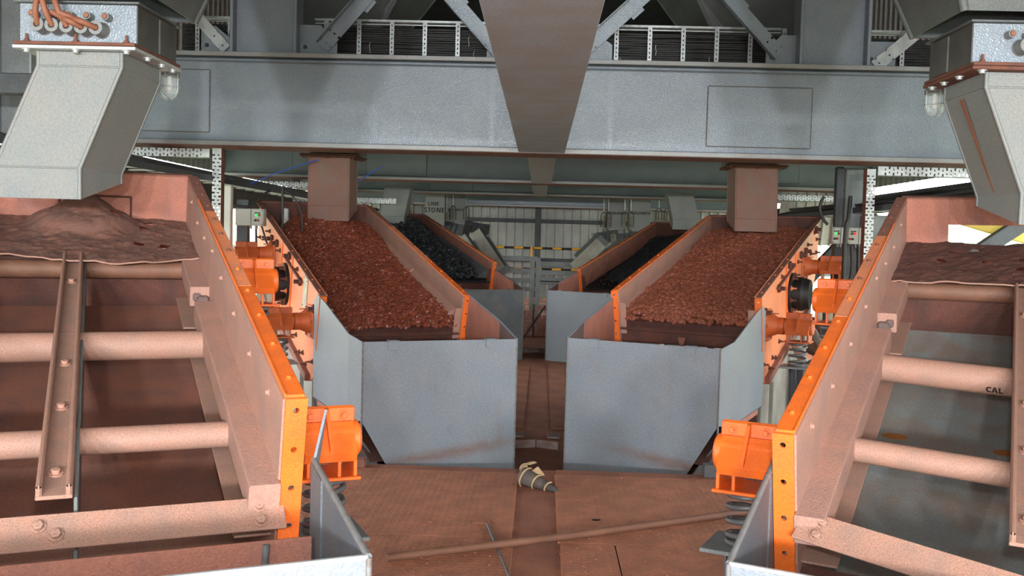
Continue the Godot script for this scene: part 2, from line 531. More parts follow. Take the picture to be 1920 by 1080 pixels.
func added_floodlight() -> void:        # added fill lamps on an added rail behind the viewpoint, brightening the hall
	var rail := thing("added_lamp_rail", "added square steel rail carrying the fill lamps behind the viewpoint", "rail", Vector3(0, 3.78, 11.2))
	obj("bar", Shape.new().box(Vector3.ZERO, Vector3(8.0, 0.08, 0.08), 0.006), M.dark_steel, rail)
	var lens := plain(Color(0.95, 0.95, 0.93), 0.3)
	lens.emission_enabled = true
	lens.emission = Color(0.98, 0.985, 1.0)
	lens.emission_energy_multiplier = 3.0
	var where := ["leftmost", "second from the left", "third from the left", "rightmost"]
	for i in 4:
		var x := -3.3 + i * 2.2
		var t := thing("added_floodlight", "added fill lamp on the rail behind the viewpoint, %s of four" % where[i], "added_floodlight", Vector3(x, 3.5, 11.1))
		obj("housing", Shape.new().box(Vector3(0, 0, 0.07), Vector3(0.62, 0.4, 0.12), 0.02), M.dark_steel, t)
		obj("bracket", Shape.new().box(Vector3(0, 0.24, 0.1), Vector3(0.04, 0.16, 0.04)), M.dark_steel, t)
		obj("lens", Shape.new().box(Vector3(0, 0, 0.006), Vector3(0.56, 0.36, 0.008), 0.002), lens, t)
		var l := SpotLight3D.new()
		l.name = "added_flood_beam_%d" % (i + 1)
		l.position = Vector3(x, 3.5, 11.0)
		l.rotation.x = deg_to_rad(-1.0)
		l.spot_angle = 45.0
		l.spot_angle_attenuation = 0.5
		l.light_color = Color(0.98, 0.985, 1.0)
		l.light_energy = FILL_E / 4.0
		l.spot_range = 80.0
		l.spot_attenuation = 2.0
		l.light_size = 0.28
		l.shadow_enabled = true
		add_child(l)


func corrugated(x0: float, x1: float, y0: float, y1: float, pitch := 0.29, deep := 0.04) -> Shape:      # trapezoid sheet in the xy plane
	var s := Shape.new()
	var poly := []
	var back := []
	var x := x0
	while x < x1 - 0.01:
		for k: Array in [[0.0, 0.0], [0.62, 0.0], [0.74, deep], [0.88, deep]]:
			poly.append(Vector2(minf(x + k[0] * pitch, x1), k[1]))
		x += pitch
	poly.append(Vector2(x1, 0))
	for i in range(poly.size() - 1, -1, -1):
		back.append(poly[i] - Vector2(0, 0.006))
	for i in poly.size() - 1:
		var a: Vector2 = poly[i]
		var b: Vector2 = poly[i + 1]
		if a.distance_to(b) < 1e-5:
			continue
		for side: float in [0.0, -0.006]:
			s.face([Vector3(a.x, y0, a.y + side), Vector3(b.x, y0, b.y + side), Vector3(b.x, y1, b.y + side), Vector3(a.x, y1, a.y + side)], Vector3((a.y - b.y), 0, (b.x - a.x)) * (1.0 if side == 0.0 else -1.0))
	return s


func shell() -> void:
	struct("floor", Shape.new().box(Vector3(0, -0.1, -11), Vector3(14, 0.2, 46), 0.0), M.floor_dirt)
	# cladding at the far end
	var wb := Shape.new()
	var w := corrugated(-7.0, 7.0, 0.0, 9.0)
	wb.st.append_from(w.st.commit(), 0, Transform3D(Basis(), Vector3(0, 0, -33)))
	struct("wall_back", wb, M.clad)
	struct("ceiling", Shape.new().box(Vector3(0, 9.1, -11), Vector3(14, 0.2, 46), 0.0), M.dark_steel)
	# side walls: parapet below, cladding above, open between
	for s: float in [-1.0, 1.0]:
		var side := "left" if s < 0 else "right"
		var sh := Shape.new()
		sh.box(Vector3(s * 6.9, 0.45, -11), Vector3(0.2, 0.9, 46), 0.0)
		struct("wall_" + side, sh, M.concrete)
		var up := Shape.new()
		var c := corrugated(-34.0, 12.0, 3.87 if s < 0 else 3.9, 9.0)
		up.st.append_from(c.st.commit(), 0, Transform3D(Basis(Vector3.UP, PI / 2 * -s), Vector3(s * 6.9, 0, 0.0 if s > 0 else -22.0)))
		struct("wall_%s_cladding" % side, up, M.clad)
	var sl := Shape.new().box(Vector3(0, 4.08, -29.1), Vector3(13.4, 0.12, 3.6), 0.01)
	struct("ceiling_lower", sl, M.dark_steel)
	for k in 2:
		tag(obj("eaves_beam", Shape.new().box(Vector3([-6.45, 6.45][k], [3.38, 3.53][k], -18.0), Vector3(0.25, [0.56, 0.24][k], 28.0), 0.01), M.dark_steel), ["dark eaves beam along the left side opening", "dark eaves beam along the right side opening"][k], "beam")
	# columns of the far wall and its rails
	for x: float in [-4.6, -0.14, 4.4]:
		var t := thing("wall_column", ["dark blue-grey steel column against the far cladding, left of the lime stone chute", "dark blue-grey steel column in the middle of the far cladding behind the guard rail", "dark blue-grey steel column against the far cladding behind the right far screen"][[-4.6, -0.14, 4.4].find(x)], "column", Vector3(x, 0, -32.6), 0.0)
		obj("web", Shape.new().box(Vector3(0, 4.5, 0), Vector3(0.02, 9, 0.3)), M.dark_steel, t)
		for d: float in [-0.16, 0.16]:
			obj("flange", Shape.new().box(Vector3(0, 4.5, d), Vector3(0.2, 9, 0.02)), M.dark_steel, t)
	for k in 2:
		var y: float = [3.27, 1.95][k]
		tag(obj("wall_rail", Shape.new().box(Vector3(0, y, -32.88), Vector3(13.6, 0.13, 0.12), 0.01), M.dark_steel), ["dark horizontal wall rail across the upper far cladding", "dark horizontal wall rail across the lower far cladding behind the guard rail"][k], "wall rail")


# ---------------------------------------------------------------- the bunker frame overhead

func girder(label: String, z: float, y0: float, y1: float, x0: float, x1: float, deep: float, panels: Array, edge: Material) -> void:
	var t := thing("plate_girder", label, "girder", Vector3(0, 0, z))
	var mid := (x0 + x1) * 0.5
	obj("web", Shape.new().box(Vector3(mid, (y0 + y1) * 0.5, -0.2), Vector3(x1 - x0, y1 - y0 - 0.1, 0.03)), M.grey, t)
	obj("bottom_flange", Shape.new().box(Vector3(mid, y0 + 0.04, -deep * 0.5), Vector3(x1 - x0, 0.062, deep), 0.006), M.flange, t)
	obj("flange_underside", Shape.new().box(Vector3(mid, y0 + 0.003, -deep * 0.5), Vector3(x1 - x0, 0.008, deep - 0.012), 0.002), M.rust_edge, t)
	obj("top_flange", Shape.new().box(Vector3(mid, y1 - 0.03, -deep * 0.5), Vector3(x1 - x0, 0.06, deep), 0.006), M.flange, t)
	obj("web_weld", Shape.new().tube([Vector3(x0, y0 + 0.08, -0.178), Vector3(x1, y0 + 0.08, -0.178)], 0.016, 6).tube([Vector3(x0, y1 - 0.07, -0.178), Vector3(x1, y1 - 0.07, -0.178)], 0.016, 6), M.grey, t)
	obj("lower_top_flange", Shape.new().box(Vector3(mid, y1 - 0.105, -0.11), Vector3(x1 - x0, 0.02, 0.15), 0.004), M.grey, t)
	for p: Array in panels:
		var pn := obj("doubler_plate", Shape.new().box(Vector3((p[0] + p[1]) * 0.5, (p[2] + p[3]) * 0.5, -0.178), Vector3(p[1] - p[0], p[3] - p[2], 0.02), 0.005), M.grey, t)
		var pts := [Vector3(p[0], p[2], -0.18), Vector3(p[1], p[2], -0.18), Vector3(p[1], p[3], -0.18), Vector3(p[0], p[3], -0.18)]
		var b := Shape.new()
		for i in 4:
			b.tube([pts[i], pts[(i + 1) % 4]], 0.013, 6)
		obj("weld_bead", b, M.weld, pn)


func frame_steel() -> void:
	girder("front grey plate girder spanning the hall with large welded doubler plates", -12.95, 3.765, 5.03, -6.8, 6.8, 0.62, [[-5.75, -4.59, 3.965, 4.80], [2.18, 3.56, 3.94, 4.735]], M.rust_edge)
	girder("second grey plate girder, seen under the front one", -20.3, 3.80, 5.1, -6.8, 6.8, 0.6, [[-3.77, -2.49, 3.90, 4.6], [-5.35, -4.75, 3.95, 4.6], [4.15, 5.35, 3.95, 4.6]], M.rust_edge)
	girder("third grey plate girder, low over the far pair of screens", -26.6, 3.83, 5.1, -6.8, 6.8, 0.5, [[-3.15, -1.95, 3.92, 4.6]], M.rust_edge)
	girder("rearmost thin grey girder just in front of the far cladding", -31.2, 3.68, 4.6, -6.8, 6.8, 0.4, [], M.rust_edge)
	# longitudinal girders above the middle aisle
	for k in 3:
		var d: Array = [[-0.345, 0.275, 11.9, -12.94, 3.78], [-0.24, 0.17, -13.6, -20.28, 3.80], [-0.25, 0.10, -20.95, -26.58, 3.82]][k]
		var t := thing("centre_girder", ["wide brownish girder running overhead along the middle aisle", "short narrow girder between the first and second cross girders", "small far girder between the second and third cross girders"][k], "girder", Vector3(0, 0, 0))
		var c: float = (d[0] + d[1]) * 0.5
		obj("bottom_flange", Shape.new().box(Vector3(c, d[4] + 0.015, (d[2] + d[3]) * 0.5), Vector3(d[1] - d[0], 0.03, d[2] - d[3]), 0.004), M.girder_under, t)
		obj("web", Shape.new().box(Vector3(c, d[4] + 0.6, (d[2] + d[3]) * 0.5), Vector3(0.03, 1.15, d[2] - d[3]), 0.004), M.dark_steel, t)
	# bunker columns standing on the front girder: a web between two flanges
	for k in 2:
		var x: Array = [[-4.29, -3.385], [3.35, 4.28]][k]
		var t := thing("bunker_column", ["left broad grey steel column standing on the front girder", "right broad grey steel column standing on the front girder"][k], "column", Vector3((x[0] + x[1]) * 0.5, 5.03, -13.15))
		var w: float = x[1] - x[0]
		obj("web", Shape.new().box(Vector3(0, 1.9, -0.06), Vector3(w - 0.06, 3.8, 0.03)), M.grey, t)
		for s: float in [-1.0, 1.0]:
			obj("flange", Shape.new().box(Vector3(s * (w * 0.5 - 0.02), 1.9, -0.06), Vector3(0.045, 3.8, 0.36), 0.008), M.grey, t)
	# diagonal bracing: angle bars bolted to gussets on the girder
	var dat := [
		[Vector2(-4.39, 5.1), Vector2(-5.0, 5.75), 0.15, true, "short punched brace bar left of the left column"],
		[Vector2(-3.06, 5.16), Vector2(-2.30, 6.05), 0.2, false, "diagonal angle brace rising right from beside the left column"],
		[Vector2(-0.62, 5.10), Vector2(-1.50, 6.05), 0.2, false, "diagonal brace falling right to the centre girder"],
		[Vector2(0.42, 5.12), Vector2(1.40, 6.05), 0.2, false, "diagonal brace rising right from the centre girder"],
		[Vector2(3.12, 5.18), Vector2(2.30, 6.05), 0.2, false, "diagonal angle brace falling right to the right column"],
		[Vector2(4.40, 5.06), Vector2(5.05, 5.62), 0.17, true, "bright punched brace bar right of the right column"],
	]
	for i in dat.size():
		var a: Vector2 = dat[i][0]
		var b: Vector2 = dat[i][1]
		if not dat[i][3]:
			b = a + (b - a) * 3.0
		var d := (b - a).normalized()
		var xf := Transform3D(Basis(Vector3(d.x, d.y, 0), Vector3(-d.y, d.x, 0), Vector3(0, 0, 1)), Vector3(a.x, a.y, -13.2))
		var t := thing("brace", dat[i][4], "brace", xf.origin)
		var lf := Transform3D(xf.basis, Vector3.ZERO)
		var w: float = dat[i][2]
		var l := a.distance_to(b)
		obj("web_leg", Shape.new().holed(l, w, 0.014, [[0.07, 0.0, 0.014, 0.014], [0.24, 0.0, 0.014, 0.014]], lf), M.galv if dat[i][3] else M.grey, t)
		if not dat[i][3]:
			obj("outstanding_leg", Shape.new().box(Vector3(l * 0.5, w * 0.5 - 0.007, 0.06), Vector3(l, 0.014, 0.12), 0.003, lf), M.grey, t)
			obj("batten", Shape.new().box(Vector3(l * 0.24, -w * 0.5 - 0.01, -0.02), Vector3(0.2, 0.07, 0.014), 0.003, lf), M.grey, t)
	var gus := [
		[[-4.75, 5.03], [-4.30, 5.03], [-4.30, 5.22], [-4.55, 5.42], [-4.75, 5.42]],
		[[-3.39, 5.03], [-2.87, 5.03], [-2.87, 5.22], [-3.10, 5.46], [-3.39, 5.46]],
		[[-0.82, 5.03], [-0.45, 5.03], [-0.45, 5.55], [-0.82, 5.22]],
		[[0.30, 5.03], [0.88, 5.03], [0.88, 5.28], [0.70, 5.40], [0.30, 5.46]],
		[[2.95, 5.03], [3.35, 5.03], [3.35, 5.46], [3.15, 5.46], [2.95, 5.25]],
		[[4.28, 5.03], [4.68, 5.03], [4.68, 5.40], [4.28, 5.40]],
	]
	for i in gus.size():
		var p := []
		for q in gus[i]:
			p.append(Vector2(q[0], q[1]))
		var t := thing("gusset_plate", "gusset plate under the " + dat[i][4], "gusset plate", Vector3(0, 0, -13.23))
		obj("plate", Shape.new().prism(p, -0.012, 0.0), M.grey, t)
		obj("bolt", hexbolt(0.02), M.dark_steel, t, Transform3D(Basis(Vector3.RIGHT, PI / 2), Vector3(p[0].x + 0.08, 5.16, 0.0)))
	# cable ladder on edge behind the braces, full of cables
	for k in 4:
		var x: Array = [[-5.3, -4.45], [-3.36, -0.45], [0.32, 3.32], [4.35, 5.5]][k]
		var where: String = ["left of the left column", "between the left column and the centre girder", "between the centre girder and the right column", "right of the right column"][k]
		var t := thing("cable_ladder", "galvanised cable ladder standing on edge " + where, "cable ladder", Vector3(0, 5.0, -14.0))
		var l: float = x[1] - x[0]
		for y: float in [0.06, 0.70]:
			obj("side_rail", Shape.new().box(Vector3(x[0] + l * 0.5, y, 0), Vector3(l, 0.035, 0.09), 0.004).box(Vector3(x[0] + l * 0.5, y - 0.045 * signf(y - 0.3), 0.0), Vector3(l, 0.02, 0.012), 0.003), M.galv, t)
		var n := int(l / 0.475)
		for i in n + 1:
			var holes := []
			for j in 10:
				holes.append([0.045 + j * 0.062, 0.0, 0.018, 0.0085])
			obj("rung", Shape.new().holed(0.68, 0.062, 0.012, holes, Transform3D(Basis(Vector3.UP, Vector3.LEFT, Vector3.BACK), Vector3(x[0] + 0.16 + i * 0.475 + (l - n * 0.475) * 0.2, 0.03, 0.04))), M.galv, t)
		for i in 20:
			var c := []
			var y := 5.055 + i * 0.0285
			var dz := rng.randf_range(-0.02, 0.02)
			for j in 9:
				c.append(Vector3(x[0] + l * j / 8.0, y + rng.randf_range(-0.008, 0.008), -14.05 + dz + rng.randf_range(-0.006, 0.006)))
			tag(obj("cable", Shape.new().tube(c, 0.0185, 7), M.cable_grey), "dark power cable on the ladder " + where, "cable", "cables on the ladder " + where)
	var ties := [[-2.56, 5.24], [-1.13, 5.36], [-1.05, 5.15], [0.82, 5.40], [1.05, 5.10], [1.55, 5.30], [2.32, 5.14]]
	for p in ties:
		tag(obj("cable_tie", Shape.new().tube([Vector3(p[0], p[1], -13.985), Vector3(p[0] + 0.006, p[1] + 0.05, -13.96), Vector3(p[0] - 0.008, p[1] + 0.1, -13.97), Vector3(p[0] + 0.002, p[1] + 0.15, -13.99)], 0.005, 5), M.white), "white cable tie end sticking out of the cables on the ladder", "cable tie", "white cable ties on the ladder cables")
	# hoppers above the chutes
	for h: Array in [[-3.28, -15.1, 0.5, "left bunker hopper narrowing down behind the front girder"], [3.25, -15.1, 0.5, "right bunker hopper narrowing down behind the front girder"], [-3.05, -6.75, 0.42, "left near bunker hopper above the nozzle box"], [3.08, -6.75, 0.42, "right near bunker hopper above the nozzle box"]]:
		var t := thing("bunker_hopper", h[3], "hopper", Vector3(h[0], 0, h[1]))
		var y0 := 4.15 if h[1] > -10 else 5.2
		var r: float = h[2]
		var y1 := y0 + 2.6
		var R := r + (1.65 if h[1] < -10 else 0.95)
		var lo := [Vector3(-r, y0, r), Vector3(r, y0, r), Vector3(r, y0, -r), Vector3(-r, y0, -r)]
		var hi := [Vector3(-R, y1, R * 0.8), Vector3(R, y1, R * 0.8), Vector3(R, y1, -R * 0.8), Vector3(-R, y1, -R * 0.8)]
		for i in 4:
			var j := (i + 1) % 4
			obj("hopper_side", Shape.new().plate([lo[i], lo[j], hi[j], hi[i]], 0.02), M.hopper, t)
			var e := Shape.new().tube([lo[i], hi[i]], 0.03, 6)
			obj("corner_weld", e, M.hopper, t)
		if h[1] < -10:
			obj("outlet_neck", Shape.new().box(Vector3(0, 4.55, 0), Vector3(r * 1.7, 1.35, r * 1.7), 0.01), M.hopper, t)


func hexbolt(r: float) -> Shape:      # head along +y
	var s := Shape.new()
	s.lathe([Vector2(r * 1.5, 0.0), Vector2(r * 1.5, r * 0.3), Vector2(0.0, r * 0.3)], 10)
	s.lathe([Vector2(r, r * 0.3), Vector2(r, r * 1.0), Vector2(r * 0.85, r * 1.15), Vector2(0.0, r * 1.15)], 6)
	return s


# ---------------------------------------------------------------- vibrating screens

# key: position of the discharge edge (top of the side walls, middle), turn, slope
var S := {
	"FL": [Vector3(-1.76, 1.953, -3.38), -0.439, 0.238, -1.0], "ML": [Vector3(-1.685, 1.895, -11.351), -0.455, 0.262, -1.0],
	"CL": [Vector3(-1.85, 2.078, -21.815), -0.498, 0.249, -1.0], "MR": [Vector3(1.741, 2.001, -11.699), 0.423, 0.238, 1.0],
	"CR": [Vector3(1.653, 1.975, -21.867), 0.506, 0.263, 1.0], "FR": [Vector3(1.829, 1.834, -3.601), 0.443, 0.262, 1.0],
}


func ground(key: String) -> float:
	return FLOOR if key[0] == "F" else 0.0


func tilt(key: String) -> Transform3D:     # deck frame inside the screen's own frame: x across, y off the deck, -z uphill
	return Transform3D(Basis(Vector3.RIGHT, S[key][2]), Vector3(0, S[key][0].y, 0))


func deck_to_world(key: String) -> Transform3D:
	return Transform3D(Basis(Vector3.UP, -S[key][1]), Vector3(S[key][0].x, 0, S[key][0].z)) * tilt(key)


func P(u: float, v: float, w: float) -> Vector3:
	return Vector3(u, v, -w)


func wv(poly: Array) -> Array:     # (along, up) outline -> outline for a prism whose z is «across»
	var q := []
	for p in poly:
		q.append(Vector2(p[0], p[1]))
	return q


# maps prism x -> uphill, y -> up, z -> across
func side_frame() -> Transform3D:
	return Transform3D(Basis(Vector3(0, 0, -1), Vector3(0, 1, 0), Vector3(1, 0, 0)), Vector3.ZERO)


func screens() -> void:
	var labels := {
		"FL": "nearest left vibrating screen, its deck stripped to bare cross pipes", "FR": "nearest right vibrating screen, stripped to bare cross pipes over grey pans",
		"ML": "left vibrating screen heaped with wet brown ore", "MR": "right vibrating screen heaped with dull brown ore",
		"CL": "far left vibrating screen carrying black coal lumps", "CR": "far right vibrating screen with fine black coal on its mesh",
	}
	for key: String in S:
		screen(key, labels[key])


func screen(key: String, label: String) -> void:
	var p: Vector3 = S[key][0]
	var out: float = S[key][3]             # which side faces away from the aisle
	var open := key[0] == "F"
	var t := thing("vibrating_screen", label, "vibrating screen", Vector3(p.x, 0, p.z), -S[key][1])
	var X := tilt(key)
	var sf := side_frame()
	var outline := wv([[0, 0], [0, -0.64], [0.12, -1.02], [0.45, -1.25], [3.6, -1.25], [LONG, -0.75], [LONG, 0]])
	for s: float in [-1.0, 1.0]:
		var inner := s != out
		obj("side_plate", Shape.new().prism(outline, s * HALF, s * (HALF + 0.012), sf), M.orange_dust, t, X)
		var ln := wv([[0.02, -0.012], [0.02, -0.62], [0.14, -1.0], [0.45, -1.22], [3.6, -1.22], [LONG - 0.02, -0.72], [LONG - 0.02, -0.012]])
		obj("wall_liner", Shape.new().prism(ln, s * (HALF - 0.008), s * HALF, sf), M.liner if (open or key[0] == "M") else M.brown_dust, t, X)
		# top flange: bright orange near the discharge, caked with dust further up
		var mats := [M.orange, M.orange_dust, M.brown_dust] if inner else [M.orange if open else M.brown_dust, M.brown_dust, M.brown_dust]
		if open:
			mats = [M.orange, M.orange_dust, M.brown_dust]
		if key == "MR" or key == "CR":
			mats = [M.orange, M.orange, M.orange_dust] if inner else [M.brown_dust, M.brown_dust, M.brown_dust]
		var cuts := [0.0, 1.5, 3.3, LONG]
		for k in 3:
			var f := obj("top_flange", Shape.new().box(P(s * 0.887, 0.006, (cuts[k] + cuts[k + 1]) * 0.5), Vector3(0.082, 0.014, cuts[k + 1] - cuts[k]), 0.004), mats[k], t, X)
			if k == 0:
				f.set_meta("label", "cleaner length of the top flange")
		obj("edge_bead", Shape.new().tube([P(s * 0.849, 0.012, 0.0), P(s * 0.849, 0.012, LONG * 0.8)], 0.007, 6), M.orange if open else M.orange_dust, t, X)
		for k in 11:
			obj("flange_bolt", bolt_mesh(), M.orange if k < 5 else M.rust_edge, t, X * Transform3D(Basis(Vector3.UP, k * 0.7).scaled(Vector3.ONE * 0.75), P(s * 0.893, 0.012, 0.18 + k * 0.41)))
		# end flange with its bolt holes
		var e := Transform3D(Basis(Vector3(0, -1, 0), Vector3(s, 0, 0), Vector3(0, 0, 1 if s < 0 else 1)), P(s * 0.893, 0.0, 0.0))
		e.basis = Basis(Vector3(0, -1, 0), Vector3(1, 0, 0), Vector3(0, 0, 1))
		obj("end_flange", Shape.new().holed(0.66, 0.086, 0.012, [[0.05, 0.0, 0.013, 0.013], [0.22, 0.0, 0.013, 0.013], [0.39, 0.0, 0.013, 0.013], [0.56, 0.0, 0.013, 0.013]], e), M.orange, t, X)
		mount(key, t, s, 0.6, X)
		mount(key, t, s, 3.25, X)
		# inside: deck ledge
		if open:
			var led := [[-0.02, 2.42], [2.72, 3.45]] if s == -out else [[0.05, 3.45]]
			for L: Array in led:
				obj("deck_ledge", Shape.new().box(P(s * (HALF - 0.062), -0.37, (L[0] + L[1]) * 0.5), Vector3(0.12, 0.012, L[1] - L[0]), 0.003).box(P(s * (HALF - 0.122), -0.43, (L[0] + L[1]) * 0.5), Vector3(0.01, 0.13, L[1] - L[0]), 0.003), M.liner, t, X)
				obj("ledge_end", Shape.new().box(P(s * (HALF - 0.062), -0.43, L[0] + 0.004), Vector3(0.12, 0.13, 0.01), 0.002), M.liner, t, X)
				obj("lower_ledge", Shape.new().box(P(s * (HALF - 0.08), -0.66, (L[0] + L[1]) * 0.5), Vector3(0.16, 0.012, (L[1] - L[0]) * 0.9), 0.003), M.pipe, t, X)
			for w: float in [0.35, 0.9, 1.5, 2.1, 2.6, 3.1, 3.6, 4.1]:
				obj("liner_bolt", bolt_mesh(), M.liner, t, X * Transform3D(Basis(Vector3.BACK, s * PI / 2).scaled(Vector3.ONE * 0.9), P(s * (HALF - 0.008), -0.12 - 0.03 * sin(w * 9.0), w)))
			for w: float in [0.62, 1.78, 2.72]:
				obj("clamp", Shape.new().box(P(s * (HALF - 0.05), -0.5, w), Vector3(0.08, 0.16, 0.1), 0.012).box(P(s * (HALF - 0.085), -0.43, w), Vector3(0.05, 0.05, 0.05), 0.01), M.bin_rust, t, X)
		else:
			var cut := [[0.25, 1.9], [1.95, 3.35]]
			for c: Array in cut:
				if key != "CR" and (s == -out or key == "MR"):
					obj("deflector", Shape.new().prism([Vector2(s * 0.846, -0.23), Vector2(s * 0.60, -0.45), Vector2(s * 0.846, -0.45)], -c[0], -c[1]), M.liner if key[0] == "M" else M.bin_dark, t, X)
			obj("corner_plate", Shape.new().box(P(s * (HALF - 0.05), -0.36, 0.03), Vector3(0.08, 0.40, 0.02), 0.004), M.liner if key[0] == "M" else M.dark_rust, t, X)
		# outer studs, doubler strips
		var studs := [[0.35, -0.3], [0.35, -0.95], [0.7, -1.12], [0.9, -1.05], [1.1, -1.12], [1.35, -0.98], [1.55, -0.15], [2.85, -0.95], [3.6, -0.2], [3.85, -0.4], [4.2, -0.15], [4.4, -0.3], [4.35, -0.5], [4.1, -0.62], [2.75, -0.25]]
		for q: Array in studs:
			obj("stud", stud_mesh(), M.rust_edge, t, X * Transform3D(Basis(Vector3.BACK, -s * PI / 2), P(s * (HALF + 0.012), q[1], q[0])))
		for q: Array in [[0.42, -0.30], [1.3, -0.24], [2.05, -0.12], [2.95, -0.2], [3.35, -0.24], [4.3, -0.12]]:
			obj("bushing", bush_mesh(), M.dark_rust, t, X * Transform3D(Basis(Vector3.BACK, -s * PI / 2), P(s * (HALF + 0.012), q[1], q[0])))
		if s == out:
			exciter(t, s, X)
	# rear wall
	var rear: Material = M.dark_rust if key != "FR" and key != "FL" else M.bin_in
	if key == "FR":
		var by := -0.43
		obj("rear_plate", Shape.new().box(P(-0.69, -0.30, LONG), Vector3(0.32, 0.6, 0.012), 0.002).box(P(0.50, -0.30, LONG), Vector3(0.70, 0.6, 0.012), 0.002).box(P(-0.19, -0.105, LONG), Vector3(0.68, 0.21, 0.012), 0.002).box(P(-0.19, (by - 0.6) * 0.5, LONG), Vector3(0.68, 0.17, 0.012), 0.002), rear, t, X)
	else:
		obj("rear_plate", Shape.new().box(P(0, -0.30, LONG), Vector3(1.7, 0.6, 0.012), 0.002), rear, t, X)
	obj("rear_flange", Shape.new().box(P(0, 0.006, LONG + 0.035), Vector3(1.78, 0.014, 0.08), 0.004), M.brown_dust, t, X)
	if key == "FL":      # an old cut-out welded shut
		var b := Shape.new()
		var q := [P(-0.10, -0.43, LONG - 0.008), P(-0.10, -0.18, LONG - 0.008), P(0.42, -0.18, LONG - 0.008), P(0.42, -0.43, LONG - 0.008)]
		for i in 3:
			b.tube([q[i], q[i + 1]], 0.009, 6)
		obj("weld_bead", b, M.dark_rust, t, X)
	if open:
		open_deck(key, t, X, out)
	else:
		obj("deck_panel", Shape.new().box(P(0, -0.49, 2.3), Vector3(1.69, 0.03, 4.58), 0.004), M.dark_rust if key[0] == "M" else M.coal_bed, t, X)
		var wires := Shape.new()
		for i in 56:
			wires.box(P(-0.825 + i * 0.03, -0.468, 2.3), Vector3(0.011, 0.014, 4.56), 0.0)
		stuff(obj("deck_wires", wires, M.rust_edge if key[0] == "M" else M.dark_steel, t, X))
		for w: float in [0.12, 1.6, 3.1]:
			obj("cross_beam", Shape.new().box(P(0, -0.60, w), Vector3(1.69, 0.16, 0.12), 0.01), M.dark_rust, t, X)
		obj("lip_bracket", Shape.new().prism([Vector2(-0.05, -0.5), Vector2(0.05, -0.5), Vector2(0.01, -0.62), Vector2(-0.02, -0.62)], 0.16, 0.13), M.brown_dust, t, X)
	if key == "ML":
		var np := obj("name_plate", Shape.new().box(P(-0.869, -0.30, 1.02), Vector3(0.008, 0.42, 0.22), 0.003), M.plate, t, X)
		np.set_meta("label", "pale blank metal name plate")
		for q: Array in [[-0.12, 0.94], [-0.12, 1.10], [-0.48, 0.94], [-0.48, 1.10]]:
			obj("rivet", bolt_mesh(), M.spring, np, Transform3D(Basis(Vector3.BACK, PI / 2).scaled(Vector3.ONE * 0.5), P(-0.873, q[0], q[1])))


var _meshes := {}
func bolt_mesh() -> Mesh:
	if not _meshes.has("bolt"):
		_meshes.bolt = hexbolt(0.014).st.commit()
	return _meshes.bolt


func stud_mesh() -> Mesh:      # nut with a stub of thread, along +y
	if not _meshes.has("stud"):
		var s := hexbolt(0.024)
		s.lathe([Vector2(0.013, 0.02), Vector2(0.013, 0.075), Vector2(0, 0.075)], 8)
		_meshes.stud = s.st.commit()
	return _meshes.stud


func bush_mesh() -> Mesh:      # square pad with a thick dark pin
	if not _meshes.has("bush"):
		var s := Shape.new().box(Vector3(0, 0.022, 0), Vector3(0.10, 0.044, 0.07), 0.01)
		s.lathe([Vector2(0.028, 0.04), Vector2(0.028, 0.09), Vector2(0.02, 0.1), Vector2(0.0, 0.1)], 10)
		_meshes.bush = s.st.commit()
	return _meshes.bush


# clamped bearing block: a hexagonal body around a tube along x, split lugs with two bolts on top, foot plate with ribs below
func casting(t: Node, at: Vector3, k: float, s: float, m: Material, name_: String) -> MeshInstance3D:
	var xf := Transform3D(Basis(Vector3(s * k, 0, 0), Vector3(0, k, 0), Vector3(0, 0, k)), at)
	var w := 0.18
	var yz := Transform3D(Basis(Vector3(0, 0, -1), Vector3(0, 1, 0), Vector3(1, 0, 0)), Vector3.ZERO)    # prism x -> -z, y -> y, z -> x
	var sh := Shape.new()
	sh.prism([Vector2(-0.19, -0.055), Vector2(-0.165, -0.11), Vector2(0.165, -0.11), Vector2(0.19, -0.055), Vector2(0.05, 0.115), Vector2(-0.05, 0.115)], -w + 0.02, w - 0.02, yz)
	sh.box(Vector3(0, 0.15, 0.012), Vector3(2 * w, 0.10, 0.02), 0.006)
	sh.box(Vector3(0, 0.155, -0.014), Vector3(2 * w, 0.10, 0.02), 0.006)
	sh.box(Vector3(0, -0.215, 0), Vector3(2 * w + 0.02, 0.022, 0.36), 0.006)
	sh.lathe([Vector2(0.0, w + 0.03), Vector2(0.10, w + 0.03), Vector2(0.115, w + 0.015), Vector2(0.115, -w - 0.015), Vector2(0.10, -w - 0.03), Vector2(0.0, -w - 0.03)], 24, Transform3D(Basis(Vector3(0, 1, 0), Vector3(-1, 0, 0), Vector3(0, 0, 1)), Vector3.ZERO))
	for x: float in [-w * 0.72, 0.06, w * 0.88]:
		sh.box(Vector3(x, -0.155, 0.0), Vector3(0.022, 0.11, 0.30), 0.004)
	sh.prism([Vector2(-0.022, 0.2), Vector2(-0.05, 0.19), Vector2(-0.20, -0.02), Vector2(-0.19, -0.06), Vector2(-0.022, 0.11)], -0.01, 0.012, yz)
	var o := MeshInstance3D.new()
	o.name = name_
	o.mesh = sh.st.commit()
	o.material_override = m
	o.transform = xf
	t.add_child(o, true)
	for x: float in [-0.1, 0.11]:
		put("bolt", bolt_mesh(), m, o, Transform3D(Basis(Vector3.RIGHT, PI / 2).scaled(Vector3.ONE * 1.5), Vector3(x, 0.152, 0.024)))
	return o


